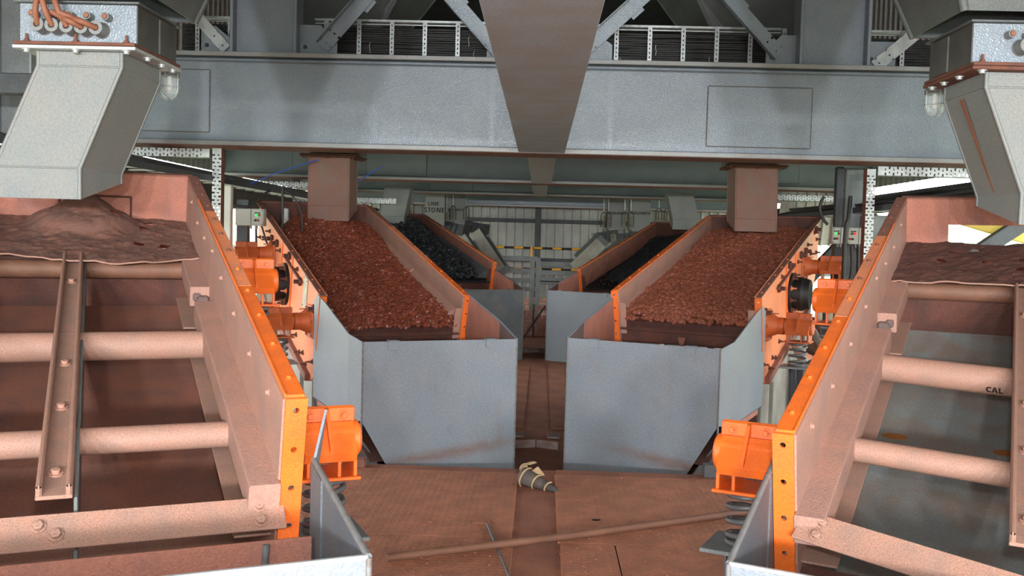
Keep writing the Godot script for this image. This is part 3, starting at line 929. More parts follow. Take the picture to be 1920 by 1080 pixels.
func mount(key: String, t: Node3D, s: float, w: float, X: Transform3D) -> void:
	var c := X * P(s * 1.25, -0.52 if w < 1.0 else -0.45, w)
	var k := 0.84
	if key[0] == "F":
		c = X * (P(s * 1.25, -0.645 if key == "FL" else -0.56, 0.95 if key == "FL" else 0.86) if w < 1.0 else P(s * 1.20, -0.465 if key == "FL" else -0.495, 3.22 if key == "FL" else 3.34))
		k = 0.83 if w < 1.0 else 0.78
	elif s != S[key][3]:
		c = X * P(s * 1.10, -0.52, w)
	var outer: bool = s == S[key][3]
	var m: Material = M.orange if key[0] == "F" else M.orange_cast
	casting(t, c, k, s, m, "spring_bracket")
	# arm to the wall: cone, square pad, bolts
	var a := Shape.new()
	var ax := Transform3D(Basis(Vector3(0, s, 0), Vector3(-s, 0, 0), Vector3(0, 0, 1)), c)
	a.lathe([Vector2(0.105, 0.17), Vector2(0.105, absf(c.x) - HALF - 0.15), Vector2(0.15, absf(c.x) - HALF - 0.036)], 18, Transform3D(Basis(Vector3(0, -1, 0), Vector3(-s, 0, 0), Vector3(0, 0, 1)), c))
	var wall := c
	wall.x = s * (HALF + 0.024)
	a.box(wall, Vector3(0.024, 0.40, 0.36), 0.005)
	for dz: float in [-0.13, 0.13]:
		a.box(wall + Vector3(s * 0.06, 0.14, dz), Vector3(0.1, 0.012, 0.012), 0.002)
		a.plate([wall + Vector3(s * 0.012, 0.18, dz * 0.4), wall + Vector3(s * 0.11, 0.1, dz * 0.4), wall + Vector3(s * 0.012, 0.1, dz * 0.4)], 0.012)
	var arm := obj("bracket_arm", a, m, t)
	for q: Array in [[0.16, -0.14], [0.16, 0.14], [-0.16, -0.14], [-0.16, 0.14], [0.0, 0.15], [0.0, -0.15]]:
		put("bolt", bolt_mesh(), m, arm, Transform3D(Basis(Vector3.BACK, -s * PI / 2).scaled(Vector3.ONE * 1.3), wall + Vector3(s * 0.012, q[0], q[1])))
	# spring and its post
	var top := c.y - 0.226 * k
	var low := top - 0.29
	obj("spring_seat", Shape.new().lathe([Vector2(0.075, 0.0), Vector2(0.075, -0.04), Vector2(0.0, -0.04)], 16, Transform3D(Basis(), Vector3(c.x, top, c.z))), m, t)
	obj("coil_spring", Shape.new().helix(0.098, 0.0155, top - 0.0155, low + 0.0155, 4.6), M.spring, t, Transform3D(Basis(Vector3.UP, 0.6), Vector3(c.x, 0, c.z)))
	var g := ground(key)
	var wp := t.transform * Vector3(c.x, g, c.z)
	var side := "aisle" if not outer else "outer"
	var names := {"FL": "nearest left", "FR": "nearest right", "ML": "middle left", "MR": "middle right", "CL": "far left", "CR": "far right"}
	var post := thing("spring_post", "grey steel post under the %s spring on the %s side of the %s screen" % ["front" if w < 1.0 else "rear", side, names[key]], "post", wp, t.rotation.y)
	var h := low - g
	obj("top_plate", Shape.new().box(Vector3(0, h - 0.011, 0), Vector3(0.40, 0.022, 0.36), 0.004), M.frame_grey, post)
	obj("stem", Shape.new().box(Vector3(0, h * 0.5, -0.02), Vector3(0.16, h - 0.06, 0.012), 0.002).box(Vector3(-0.085, h * 0.5, 0), Vector3(0.012, h - 0.06, 0.18), 0.002).box(Vector3(0.085, h * 0.5, 0), Vector3(0.012, h - 0.06, 0.18), 0.002), M.bin_dark, post)
	obj("rib", Shape.new().plate([Vector3(0.0, h - 0.022, 0.10), Vector3(0.0, h - 0.022, -0.01), Vector3(0.0, h - 0.25, -0.01)], 0.012), M.frame_grey, post)
	obj("foot_plate", Shape.new().box(Vector3(0, 0.015, 0), Vector3(0.34, 0.03, 0.34), 0.004), M.frame_grey, post)


func exciter(t: Node3D, s: float, X: Transform3D) -> void:
	var c := X * P(s * HALF, -0.58, 2.25)
	var ax := Transform3D(Basis(Vector3(0, -s, 0), Vector3(s, 0, 0), Vector3(0, 0, 1)), c)       # lathe axis outwards
	var dr := obj("bearing_drum", Shape.new().lathe([Vector2(0.0, 0.012), Vector2(0.29, 0.012), Vector2(0.29, 0.05), Vector2(0.235, 0.055), Vector2(0.235, 0.17), Vector2(0.22, 0.20), Vector2(0.2, 0.27), Vector2(0.0, 0.27)], 32, ax), M.black, t)
	for i in 10:
		var a := TAU * i / 10.0
		put("drum_bolt", stud_mesh(), M.rust_edge if i % 3 else M.orange_dust, dr, ax * Transform3D(Basis(), Vector3(0.262 * cos(a), 0.05, 0.262 * sin(a))))
	for d: float in [-0.36, 0.36]:
		obj("doubler_strip", Shape.new().box(P(s * (HALF + 0.018), -0.6, 2.25 + d), Vector3(0.014, 1.1, 0.06), 0.003), M.orange, t, X)
	obj("stiffener", Shape.new().box(P(s * (HALF + 0.03), -0.22, 1.75), Vector3(0.035, 0.03, 1.1), 0.004), M.rust_edge, t, X)
	obj("wall_foot_bar", Shape.new().box(P(s * (HALF + 0.04), -1.2, 2.0), Vector3(0.07, 0.09, 3.1), 0.006), M.brown_dust, t, X)


func open_deck(key: String, t: Node3D, X: Transform3D, out: float) -> void:
	var pm: Material = M.pipe
	var ws := [3.48, 1.92, 0.70] if key == "FL" else [3.60, 1.935, 0.80]
	var rs := [0.062, 0.080, 0.060]
	for i in 3:
		var w: float = ws[i]
		var sk := 0.11 if key == "FR" and i > 0 else 0.0
		var o := obj("cross_pipe", Shape.new().tube([P(-HALF, -0.47, w + sk * HALF), P(-0.3, -0.47, w + sk * 0.3), P(0.3, -0.47, w - sk * 0.3), P(HALF, -0.47, w - sk * HALF)], rs[i], 24), pm if i > 0 else M.rust_pipe, t, X)
		if i == 0:
			o.set_meta("label", "rustier topmost cross pipe")
		if key == "FR" and i == 1:
			letters("lettering", "CAL", 0.036, M.ink, o, Transform3D(Basis(Vector3.UP, -0.11) * Basis(Vector3.RIGHT, 0.3), P(-0.13, -0.496, w + 0.014 - 0.0765)), 0.003)
	# flat bar across the discharge end, bolted to the walls
	var bx := X * (Transform3D(Basis(Vector3.RIGHT, 0.55), P(0, -0.485, -0.03)) if key == "FL" else Transform3D(Basis(Vector3.UP, -0.282) * Basis(Vector3.RIGHT, 0.45), P(0, -0.41, -0.245)))
	var fb := obj("end_bar", Shape.new().box(Vector3.ZERO, Vector3(1.74, 0.014, 0.145), 0.004), pm, t, bx)
	for x: float in [-0.77, 0.77, 0.03, -0.03]:
		for d: float in ([-0.03, 0.035] if absf(x) > 0.5 else [0.02 * signf(x)]):
			put("bolt", bolt_mesh(), pm, fb, Transform3D(Basis().scaled(Vector3.ONE * 1.4), Vector3(x, 0.007, d)))
	if key == "FL":
		obj("lower_pipe", Shape.new().tube([P(-HALF, -0.95, 0.62), P(HALF, -0.95, 0.62)], 0.055, 16), pm, t, X)
	# middle runner: a channel with two lips, and a web under it
	var u0 := 0.02
	obj("centre_runner", Shape.new().box(P(u0, -0.40, 1.79), Vector3(0.13, 0.016, 3.44), 0.003).box(P(u0 - 0.052, -0.375, 1.79), Vector3(0.022, 0.05, 3.44), 0.008).box(P(u0 + 0.052, -0.375, 1.79), Vector3(0.022, 0.05, 3.44), 0.008), pm, t, X)
	for w: float in [0.25, 0.9, 1.45, 2.9]:
		obj("runner_bolt", bolt_mesh(), M.liner, t, X * Transform3D(Basis().scaled(Vector3.ONE * 1.4), P(u0, -0.392, w)))
	obj("centre_web", Shape.new().box(P(u0 + 0.075, -0.62, 1.78), Vector3(0.014, 0.42, 3.4), 0.003), M.frame_grey, t, X)
	# catch pans below the deck
	var pan: Material = M.pan_red if key == "FL" else M.pan_grey
	obj("catch_pan", Shape.new().box(Vector3(0, 0, 0), Vector3(1.68, 0.012, 3.5), 0.002), pan, t, X * Transform3D(Basis(Vector3.RIGHT, 0.13), P(0, -0.97, 1.75)))
	obj("pan_back", Shape.new().box(P(0, -0.80, 3.62), Vector3(1.68, 0.86, 0.012), 0.002), M.dark_rust, t, X)
	var tx := X * Transform3D(Basis(Vector3.RIGHT, -0.5), P(0, -0.98, 0.0))
	obj("pan_lip", Shape.new().box(Vector3(0, -0.02, 0.0), Vector3(1.66, 0.012, 0.22), 0.003), M.rust_pipe, t, tx)
	if key == "FR":
		for q: Array in [[-0.66, 2.05, 0.075], [-0.06, 2.0, 0.06]]:
			var el := []
			for i in 18:
				el.append(Vector2(q[0] + q[2] * cos(TAU * i / 18.0), 1.75 - q[1] + 0.032 * sin(TAU * i / 18.0)))
			obj("rust_stain", Shape.new().prism(el, 0.006, 0.0075, Transform3D(Basis(Vector3.RIGHT, Vector3.BACK, Vector3.UP), Vector3.ZERO)), M.rust_stain, t, X * Transform3D(Basis(Vector3.RIGHT, 0.13), P(0, -0.97, 1.75)))
	# feed plate under the chute
	var fp := Shape.new()
	heap_grid(fp, key)
	var f := obj("feed_plate", fp, M.dust if key == "FL" else M.dust_dark, t, X)
	stuff(f)
	obj("feed_plate_edge", feed_edge(key), M.pipe, t, X)


func front_edge(key: String, u: float) -> float:        # wavy lower edge of the feed plate
	if key == "FR":
		return 3.49 + 0.015 * sin(u * 4.0)
	return 3.335 - 0.06 * cos((u - 0.25) * 4.6) + 0.02 * sin(u * 11.0)


func heap_height(key: String, u: float, w: float) -> float:
	var n := nz(u * 2.6, w * 2.6) * 0.035 + nz(u * 9.0, w * 9.0) * 0.013
	var c := Vector2(0.08, 4.40) if key == "FL" else Vector2(0.42, 4.25)
	var r := Vector2(u, w).distance_to(c)
	var cone := maxf(0.0, (0.27 if key == "FL" else 0.20) - r * 0.68)
	if key == "FL":      # the crust standing before the cone
		cone += 0.05 * exp(-pow((r - 0.34) * 11.0, 2.0)) * (1.0 if w < 4.35 else 0.4)
	return -0.36 + 0.35 * maxf(n, -0.01) + n * 0.5 + cone


var _n := FastNoiseLite.new()
func nz(x: float, y: float) -> float:
	_n.frequency = 1.0
	_n.seed = 5
	return _n.get_noise_2d(x, y)


func heap_grid(s: Shape, key: String) -> void:
	var nu := 96
	var nw := 64
	var holes := [[0.30, 4.28], [0.50, 4.22], [0.55, 4.42], [0.66, 4.40], [0.45, 3.82], [0.62, 3.74], [-0.70, 3.80]] if key == "FL" else [[-0.55, 4.05], [-0.33, 4.38], [-0.47, 4.30], [-0.22, 4.02], [0.02, 4.12], [0.16, 4.24], [-0.36, 3.82], [0.0, 3.86], [0.34, 3.9]]
	var pt := func(i: int, j: int) -> Vector3:
		var u := lerpf(-0.84, 0.84, float(i) / nu)
		var w := lerpf(front_edge(key, u), LONG - 0.01, float(j) / nw)
		return P(u, heap_height(key, u, w), w)
	for i in nu:
		for j in nw:
			var a: Vector3 = pt.call(i, j)
			var c: Vector3 = pt.call(i + 1, j + 1)
			var m := (a + c) * 0.5
			var skip := false
			for h: Array in holes:
				if Vector2(m.x - h[0], -m.z - h[1]).length() < 0.037:
					skip = true
			if skip:
				continue
			var b: Vector3 = pt.call(i + 1, j)
			var d: Vector3 = pt.call(i, j + 1)
			s.face([a, b, c, d], Vector3.UP)


func feed_edge(key: String) -> Shape:
	var s := Shape.new()
	var path := []
	for i in 33:
		var u := lerpf(-0.84, 0.84, i / 32.0)
		path.append(P(u, heap_height(key, u, front_edge(key, u)) - 0.004, front_edge(key, u)))
	return s.tube(path, 0.007, 6)


func letters(called: String, text: String, high: float, m: Material, parent: Node, xf: Transform3D, deep := 0.006) -> MeshInstance3D:
	var tm := TextMesh.new()
	tm.text = text
	var f := SystemFont.new()
	f.font_names = PackedStringArray(["Droid Sans"])
	f.font_weight = 700
	tm.font = f
	tm.font_size = 32
	tm.pixel_size = high / 32.0 * 1.37
	tm.depth = deep
	tm.curve_step = 2.0
	return put(called, tm, m, parent, xf)


# ---------------------------------------------------------------- grey discharge hoppers in front of the screens

func bins() -> void:
	var lab := {
		"FL": "nearest left grey discharge hopper, only its rusty-edged corner in view", "FR": "nearest right grey discharge hopper, only its rusty-edged corner in view",
		"ML": "middle left grey discharge hopper catching the wet brown ore", "MR": "middle right grey discharge hopper catching the dull brown ore",
		"CL": "far left dark grey discharge hopper below the coal lumps", "CR": "far right grey discharge hopper below the fine coal",
	}
	for key: String in S:
		var p: Vector3 = S[key][0]
		var out: float = S[key][3]
		var t := thing("discharge_hopper", lab[key], "hopper", Vector3(p.x, ground(key), p.z), -S[key][1])
		var g := ground(key)
		var near := key[0] == "F"
		var m: Material = M.bin if key != "CL" else M.bin_dark
		var T := 0.012
		var yf := 1.535 - g
		var wf := -1.52
		var wb := 0.10
		var yb := 1.93 - g
		var hu := 0.92
		if near:
			wf = -0.98 if key == "FL" else -0.60
			yf = (1.62 if key == "FL" else 1.45) - g
			wb = -0.17 if key == "FL" else 0.30
			yb = (1.74 if key == "FL" else 1.74) - g
			hu = 0.93 if key == "FL" else 0.95
		var y := func(w: float) -> float: return yb + (yf - yb) * clampf((wb - w) / (wb - wf), 0.0, 1.0)
		# front plate, its lower outer corner cut off
		var ou := out * 0.84
		var iu := -out * (hu - 0.05)
		var fp := [P(ou, yf, wf), P(iu, yf, wf), P(iu, 0.0, wf), P(ou * 0.5, 0.0, wf), P(ou, 0.73, wf)]
		if near:
			fp = [P(out * hu, yf, wf), P(-out * hu, yf, wf), P(-out * hu, 0.0, wf), P(out * hu, 0.0, wf)]
			ou = out * hu
			iu = -out * hu
		obj("front_plate", Shape.new().plate(fp, T), m, t)
		if key[0] == "M":      # the painted face with the ore dust that has settled and run along its foot
			var sh := Shape.new()
			var nx := 26
			var ny := 30
			var at := func(i: int, j: int) -> Vector3:
				var yy := lerpf(0.004, yf - 0.004, float(j) / ny)
				var ox: float = ou * (1.0 if yy > 0.73 else lerpf(0.5, 1.0, yy / 0.73))
				return P(lerpf(ox, iu, float(i) / nx), yy, wf - 0.0068)
			var dirt := func(p: Vector3) -> Color:
				var q := p.x * -out / 0.9
				var f := 0.75 * exp(-pow((p.y - 0.33 - 0.10 * q + 0.03 * nz(p.x * 5.0, 1.0)) / 0.055, 2.0)) * smoothstep(1.3, 0.2, absf(q - (0.1 if key == "ML" else -0.5)))
				f += 0.35 * smoothstep(0.30, 0.02, p.y) * clampf(0.5 + nz(p.x * 3.0, p.y * 3.0), 0.0, 1.0)
				f += 0.22 * clampf(nz(p.x * 9.0, p.y * 1.3) * 2.0 - 0.5, 0.0, 1.0)
				return Color.WHITE.lerp(Color(0.85, 0.36, 0.20), clampf(f, 0.0, 0.85))
			for i in nx:
				for j in ny:
					var q := [at.call(i, j), at.call(i + 1, j), at.call(i + 1, j + 1), at.call(i, j + 1)]
					var cs := []
					for c in q:
						cs.append(dirt.call(c))
					for k: Array in [[0, 1, 2], [0, 2, 3]]:
						var a: Vector3 = q[k[0]]
						var b: Vector3 = q[k[1]]
						var c: Vector3 = q[k[2]]
						var flip := (b - a).cross(c - a).z < 0.0
						for m3: int in ([k[0], k[1], k[2]] if flip else [k[0], k[2], k[1]]):
							sh.col = cs[m3]
							sh.v(q[m3], Vector3(0, 0, 1))
			obj("front_face", sh, M.bin_film, t)
		# aisle side plate: rear sheet and front corner sheet, rust-red inside
		var wk := -0.95 if not near else wf + 0.62
		var yk: float = y.call(wk)
		var ai := -out * hu
		obj("aisle_side", Shape.new().plate([P(ai, yb, wb), P(ai, yk, wk), P(ai, 0.0, wk), P(ai, 0.0, wb)], T), m, t)
		obj("aisle_corner", Shape.new().plate([P(ai, yk, wk), P(iu, yf, wf), P(iu, 0.0, wf), P(ai, 0.0, wk)], T), m if not near else M.bin_dark, t)
		var ii := ai + out * (T * 0.5 + 0.003)
		obj("aisle_liner", Shape.new().plate([P(ii, yb - 0.008, wb), P(ii, yk - 0.008, wk + 0.01), P(ii, 0.5, wk + 0.01), P(ii, 0.5, wb)], 0.005), M.bin_in if not near else M.bin_dark, t)
		if not near:
			obj("corner_liner", Shape.new().plate([P(ii, yk - 0.008, wk), P(iu + out * 0.01, yf - 0.008, wf + 0.01), P(iu + out * 0.01, 0.5, wf + 0.01), P(ii, 0.5, wk)], 0.005), M.dark_rust if key[0] == "C" else M.bin_rust, t)
		# outer side plate and narrow corner facet
		var oo := out * hu
		if not near:
			var wj := -1.28
			var yj: float = y.call(wj) + 0.0
			obj("outer_side", Shape.new().plate([P(oo, yb - 0.02, 0.12), P(oo, 1.83, -0.28), P(oo, yj, wj), P(oo, 0.70, wj), P(oo, 0.70, 0.3), P(oo, yb - 0.1, 0.3)], T), m, t)
			obj("outer_corner", Shape.new().plate([P(oo, yj, wj), P(ou, yf, wf), P(ou, 0.73, wf), P(oo, 0.70, wj)], T), m, t)
			obj("outer_slope", Shape.new().plate([P(oo, 0.70, wj), P(oo, 0.70, 0.3), P(oo * 0.5, 0.02, 0.3), P(oo * 0.5, 0.02, wf + 0.1)], T), M.bin_dark, t)
			obj("outer_liner", Shape.new().plate([P(oo - out * 0.009, yb - 0.03, 0.12), P(oo - out * 0.009, yj - 0.01, wj), P(oo - out * 0.009, 0.62, wj), P(oo - out * 0.009, 0.62, 0.12)], 0.005), M.bin_in, t)
		else:
			obj("outer_side", Shape.new().plate([P(oo, yb, wb), P(oo, yf, wf), P(oo, 0, wf), P(oo, 0, wb)], T), m, t)
		# floor of the hopper and a cross plate at its back
		obj("hopper_bottom", Shape.new().plate([P(-hu * 0.95, 0.9, wb - 0.02), P(hu * 0.95, 0.9, wb - 0.02), P(hu * 0.9 if out < 0 else hu * 0.8, 0.3, wf + 0.03), P(-hu * 0.8 if out < 0 else -hu * 0.9, 0.3, wf + 0.03)], T), M.dark_rust, t)
		if key == "FL":
			obj("corner_fin", Shape.new().plate([P(1.0, 1.91 - g, -0.05), P(0.93, 1.745 - g, -0.18), P(0.995, 1.665 - g, 0.06)], 0.010), m, t)
		if near:
			var cp := obj("cross_plate", Shape.new().box(P(0, (1.47 if key == "FL" else 1.16) - g - 0.3, -0.25), Vector3(1.82, 0.6, 0.014), 0.003), M.bin_in, t)
			if key == "FL":
				obj("weld_bead", Shape.new().tube([P(0.74, 1.46 - g, -0.266), P(0.735, 1.36 - g, -0.266), P(0.75, 1.25 - g, -0.266)], 0.014, 7), M.weld, cp)
		else:
			obj("back_plate", Shape.new().box(P(0, 0.45, wb + 0.02), Vector3(1.82, 0.9, T), 0.003), M.dark_rust, t)
		# welds on the corners and along the rims
		var wl := Shape.new()
		wl.tube([P(iu, 0.0, wf - 0.004), P(iu, yf, wf - 0.004)], 0.011, 6)
		obj("weld_bead", wl, M.weld, t)
		obj("rim_weld", Shape.new().tube([P(iu, yf, wf), P(ai, yk, wk), P(ai, yb, wb)], 0.010 if not near else 0.013, 6), M.weld if near else m, t)
		if near:
			obj("front_rim", Shape.new().box(P((iu + ou) * 0.5, yf, wf), Vector3(absf(iu - ou), 0.016, 0.02), 0.004), M.galv, t)
		else:
			obj("weld_bead", Shape.new().tube([P(ou, 0.62, wf - 0.004), P(ou, yf, wf - 0.004)], 0.011, 6), M.weld, t)
			for x: float in [-out * 0.56, out * 0.52]:
				var lug := Shape.new().box(P(x, yf + 0.006, wf + 0.01), Vector3(0.11, 0.012, 0.09), 0.003).box(P(x, yf - 0.045, wf - 0.012), Vector3(0.11, 0.09, 0.012), 0.003)
				obj("lug", lug, m, t)
		# fixed under-hopper below the screen
		if not near:
			var X := tilt(key)
			var u := thing("under_hopper", "pale fixed under-hopper below the %s screen" % {"ML": "middle left", "MR": "middle right", "CL": "far left", "CR": "far right"}[key], "hopper", Vector3(p.x, 0, p.z), -S[key][1])
			for s: float in [-1.0, 1.0]:
				var a := X * P(s * 0.80, -1.30, 0.55)
				var b := X * P(s * 0.80, -1.30, 4.0)
				obj("side_plate", Shape.new().plate([a, b, Vector3(b.x, 0.01, b.z), Vector3(a.x, 0.01, a.z)], T), M.cream, u)
				obj("stiffener", Shape.new().box(Vector3(s * 0.83, 0.42, -1.4), Vector3(0.05, 0.84, 0.07), 0.004).box(Vector3(s * 0.83, 0.55, -2.6), Vector3(0.05, 1.1, 0.07), 0.004), M.cream, u)
			var a1 := X * P(0, -1.30, 0.55)
			obj("end_plate", Shape.new().box(Vector3(0, a1.y * 0.5, a1.z), Vector3(1.59, a1.y, T), 0.002), M.cream, u)


# ---------------------------------------------------------------- feed chutes

# neck (straight top), skewed body and straight mouth; at: centre x, z of the front face
func chute(label: String, xn: Vector2, xm: Vector2, z: float, deep: float, yt: float, yk: float, ym: float, yb: float, m: Material, slope := 0.1) -> Node3D:
	var t := thing("feed_chute", label, "chute", Vector3((xm.x + xm.y) * 0.5, 0, z))
	var c := (xm.x + xm.y) * 0.5
	var ring := func(x: Vector2, y: float, lift := 0.0) -> Array:
		return [Vector3(x.x - c, y, 0), Vector3(x.y - c, y, 0), Vector3(x.y - c, y + lift, -deep), Vector3(x.x - c, y + lift, -deep)]
	var r: Array = [ring.call(xn, yt), ring.call(xn, yk), ring.call(xm, ym), ring.call(xm, yb, slope)]
	var names := ["neck", "chute_body", "mouth"]
	for k in 3:
		if absf(r[k][0].y - r[k + 1][0].y) < 0.005:
			continue
		for i in 4:
			var j := (i + 1) % 4
			obj(names[k], Shape.new().plate([r[k][i], r[k][j], r[k + 1][j], r[k + 1][i]], 0.012), m, t)
	var wl := Shape.new()
	for i in 4:
		wl.tube([r[0][i], r[1][i], r[2][i], r[3][i]], 0.014, 6)
	for k in [1, 2]:
		wl.tube([r[k][0] + Vector3(0, 0, 0.004), r[k][1] + Vector3(0, 0, 0.004)], 0.008, 6)
		wl.tube([r[k][1], r[k][2]], 0.008, 6)
	obj("weld_bead", wl, m, t)
	return t


func chutes() -> void:
	chute("red-dusted square feed chute above the wet ore heap", Vector2(-3.59, -2.97), Vector2(-3.59, -2.97), -14.7, 0.62, 3.80, 3.79, 3.05, 2.82, M.chute_red, 0.18)
	chute("red-dusted square feed chute above the dull ore heap", Vector2(2.90, 3.515), Vector2(2.92, 3.535), -14.7, 0.62, 3.80, 3.79, 3.02, 2.83, M.chute_red, 0.16)
	chute("slanting grey feed chute above the coal lumps", Vector2(-4.07, -3.41), Vector2(-4.19, -3.57), -24.8, 0.62, 3.93, 3.92, 3.13, 2.89, M.chute, 0.2)
	chute("slanting dark grey feed chute above the fine coal", Vector2(3.18, 3.82), Vector2(3.345, 4.0), -24.8, 0.62, 3.93, 3.92, 3.25, 2.99, M.chute, 0.16)
	var ls := chute("grey chute lettered LIME STONE hanging behind the third girder", Vector2(-3.53, -2.96), Vector2(-3.53, -2.96), -29.0, 0.55, 4.02, 4.01, 3.0, 2.93, M.chute, 0.05)
	letters("lettering", "LIME", 0.105, M.ink, ls, Transform3D(Basis(), Vector3(-0.045, 3.63, 0.008)))
	letters("lettering", "STONE", 0.145, M.ink, ls, Transform3D(Basis(), Vector3(-0.01, 3.44, 0.008)))
	var dol := chute("grey chute lettered DOLOMITE beside the right coal screen", Vector2(2.62, 3.22), Vector2(2.62, 3.22), -29.0, 0.55, 4.02, 4.01, 3.0, 2.93, M.chute, 0.05)
	letters("lettering", "DOLOMITE", 0.085, M.ink, dol, Transform3D(Basis(), Vector3(0.02, 3.51, 0.008)))
	var man := chute("dark grey chute lettered MANGANESE left of the DOLOMITE chute", Vector2(2.05, 2.60), Vector2(2.05, 2.60), -30.2, 0.5, 4.02, 4.01, 3.0, 2.75, M.chute, 0.05)
	letters("lettering", "MANGANESE", 0.075, M.ink, man, Transform3D(Basis(), Vector3(-0.02, 3.53, 0.008)))
	var qz := chute("dark grey chute lettered DOLOMITE, half hidden behind the LIME STONE chute", Vector2(-2.98, -2.42), Vector2(-2.98, -2.42), -30.2, 0.5, 4.02, 4.01, 3.0, 2.75, M.chute, 0.05)
	letters("lettering", "DOLOMITE", 0.075, M.ink, qz, Transform3D(Basis(), Vector3(0.0, 3.50, 0.008)))
	# top flanges where the two middle chutes hang from the girder
	for k in 2:
		var x: float = [-3.28, 3.21][k]
		var t := thing("chute_flange", ["rusty bolted flange on top of the left red-dusted chute", "rusty bolted flange on top of the right red-dusted chute"][k], "flange", Vector3(x, 3.79, -15.0))
		obj("lower_plate", Shape.new().box(Vector3(0, 0.01, 0), Vector3(0.86, 0.02, 0.82), 0.003), M.rust_edge, t)
		obj("upper_plate", Shape.new().box(Vector3(0.01, 0.034, 0), Vector3(0.88, 0.02, 0.84), 0.003), M.dark_rust, t)
		for d: Vector2 in [Vector2(-0.38, 0.36), Vector2(0.38, 0.36), Vector2(0.39, -0.3), Vector2(0.0, 0.37)]:
			obj("bolt", bolt_mesh(), M.rust_edge, t, Transform3D(Basis(Vector3.RIGHT, PI).scaled(Vector3.ONE * 1.2), Vector3(d.x, 0.0, d.y)))
	# the two near chutes with their nozzle boxes
	for k in 2:
		var s: float = [-1.0, 1.0][k]
		var which: String = ["left", "right"][k]
		var xn := Vector2(-3.342, -2.787) if s < 0 else Vector2(2.809, 3.365)
		var xm := Vector2(-3.63, -3.062) if s < 0 else Vector2(3.07, 3.64)
		chute("big slanting grey feed chute above the nearest %s screen" % which, xn, xm, -6.3, 0.62, 3.755, 3.66, 2.995, 2.79, M.chute, 0.14)
		if s > 0:
			var ch: Node3D = get_node("feed_chute_%03d" % (used["feed_chute"] - 1))
			obj("rust_streak", Shape.new().plate([Vector3(xn.x - 0.007, 3.63, -6.62), Vector3(xn.x - 0.007, 3.63, -6.67), Vector3(xm.x - 0.007, 3.0, -6.665), Vector3(xm.x - 0.007, 3.0, -6.645)], 0.002), M.hose, ch, Transform3D(Basis(), Vector3(-(xm.x + xm.y) * 0.5, 0, 6.3)))
		var cx := (xn.x + xn.y) * 0.5
		var t := thing("nozzle_box", "grey bolted box with hose nozzles above the nearest %s chute" % which, "nozzle box", Vector3(cx, 3.757, -6.61))
		var hw := 0.405
		obj("lower_flange", Shape.new().box(Vector3(0, 0.012, 0), Vector3(2 * hw, 0.022, 0.80), 0.003), M.galv if s < 0 else M.rust_edge, t)
		obj("upper_flange", Shape.new().box(Vector3(0, 0.038, 0.0), Vector3(2 * hw - 0.01, 0.022, 0.79), 0.003), M.rust_edge, t)
		var a := 0.385
		var b := 0.33
		var fr := [Vector3(-a, 0.05, 0.33), Vector3(a, 0.05, 0.33), Vector3(a, 0.30, 0.33), Vector3(-a, 0.30, 0.33)]
		obj("front_panel", Shape.new().plate(fr, 0.012), M.grey, t)
		for q: float in [-1.0, 1.0]:
			obj("side_panel", Shape.new().plate([Vector3(q * a, 0.05, 0.33), Vector3(q * a, 0.05, -0.33), Vector3(q * a, 0.30, -0.33), Vector3(q * a, 0.30, 0.33)], 0.012), M.dark_grey, t)
			obj("corner_angle", Shape.new().box(Vector3(q * (a + 0.012), 0.17, -0.12), Vector3(0.014, 0.24, 0.22), 0.003), M.dark_grey, t)
		obj("back_panel", Shape.new().box(Vector3(0, 0.175, -b), Vector3(2 * a, 0.25, 0.012), 0.002), M.dark_grey, t)
		obj("lid", Shape.new().box(Vector3(0, 0.31, 0.0), Vector3(2 * a + 0.06, 0.014, 0.74), 0.003), M.hopper, t)
		for d: Vector2 in [Vector2(-0.33, 0.36), Vector2(0.33, 0.36), Vector2(-s * 0.37, 0.12), Vector2(-s * 0.37, -0.12), Vector2(-s * 0.37, -0.32), Vector2(0.0, 0.37)]:
			obj("bolt", stud_mesh(), M.rust_edge, t, Transform3D(Basis().scaled(Vector3.ONE * 0.72), Vector3(d.x, 0.048, d.y)))
			obj("nut", bolt_mesh(), M.galv, t, Transform3D(Basis(Vector3.RIGHT, PI).scaled(Vector3.ONE * 1.4), Vector3(d.x, 0.002, d.y)))
		# nozzles: a row of five wide stubs with hoses, a row of narrow ones above
		var axis := Basis(Vector3.RIGHT, PI / 2)
		var n := 5 if s < 0 else 2
		for i in n:
			var x := -0.225 + i * 0.096 if s < 0 else -0.09 + i * 0.11
			var y := 0.15 - (i if s < 0 else 0) * 0.004
			var nzz := obj("nozzle", Shape.new().lathe([Vector2(0.045, 0.0), Vector2(0.045, 0.10), Vector2(0.022, 0.10), Vector2(0.022, 0.06), Vector2(0.0, 0.06)], 20, Transform3D(axis, Vector3(x, y, 0.336))), M.chute, t)
			obj("weld_ring", Shape.new().lathe([Vector2(0.054, 0.0), Vector2(0.046, 0.012)], 20, Transform3D(axis, Vector3(x, y, 0.336))), M.weld, nzz)
		for i in 5:
			var x := -0.275 + i * 0.12 if s < 0 else -0.17 + i * 0.11
			if (s > 0 and i > 2):
				continue
			obj("small_nozzle", Shape.new().lathe([Vector2(0.026, 0.0), Vector2(0.026, 0.07), Vector2(0.019, 0.07), Vector2(0.019, 0.05), Vector2(0.0, 0.05)], 16, Transform3D(axis, Vector3(x, 0.226 - 0.003 * i, 0.336))), M.chute, t)
			obj("plug", Shape.new().lathe([Vector2(0.016, 0.05), Vector2(0.016, 0.074), Vector2(0.0, 0.074)], 10, Transform3D(axis, Vector3(x, 0.226 - 0.003 * i, 0.336))), M.hose, t)
		# hoses
		var hz := -6.61
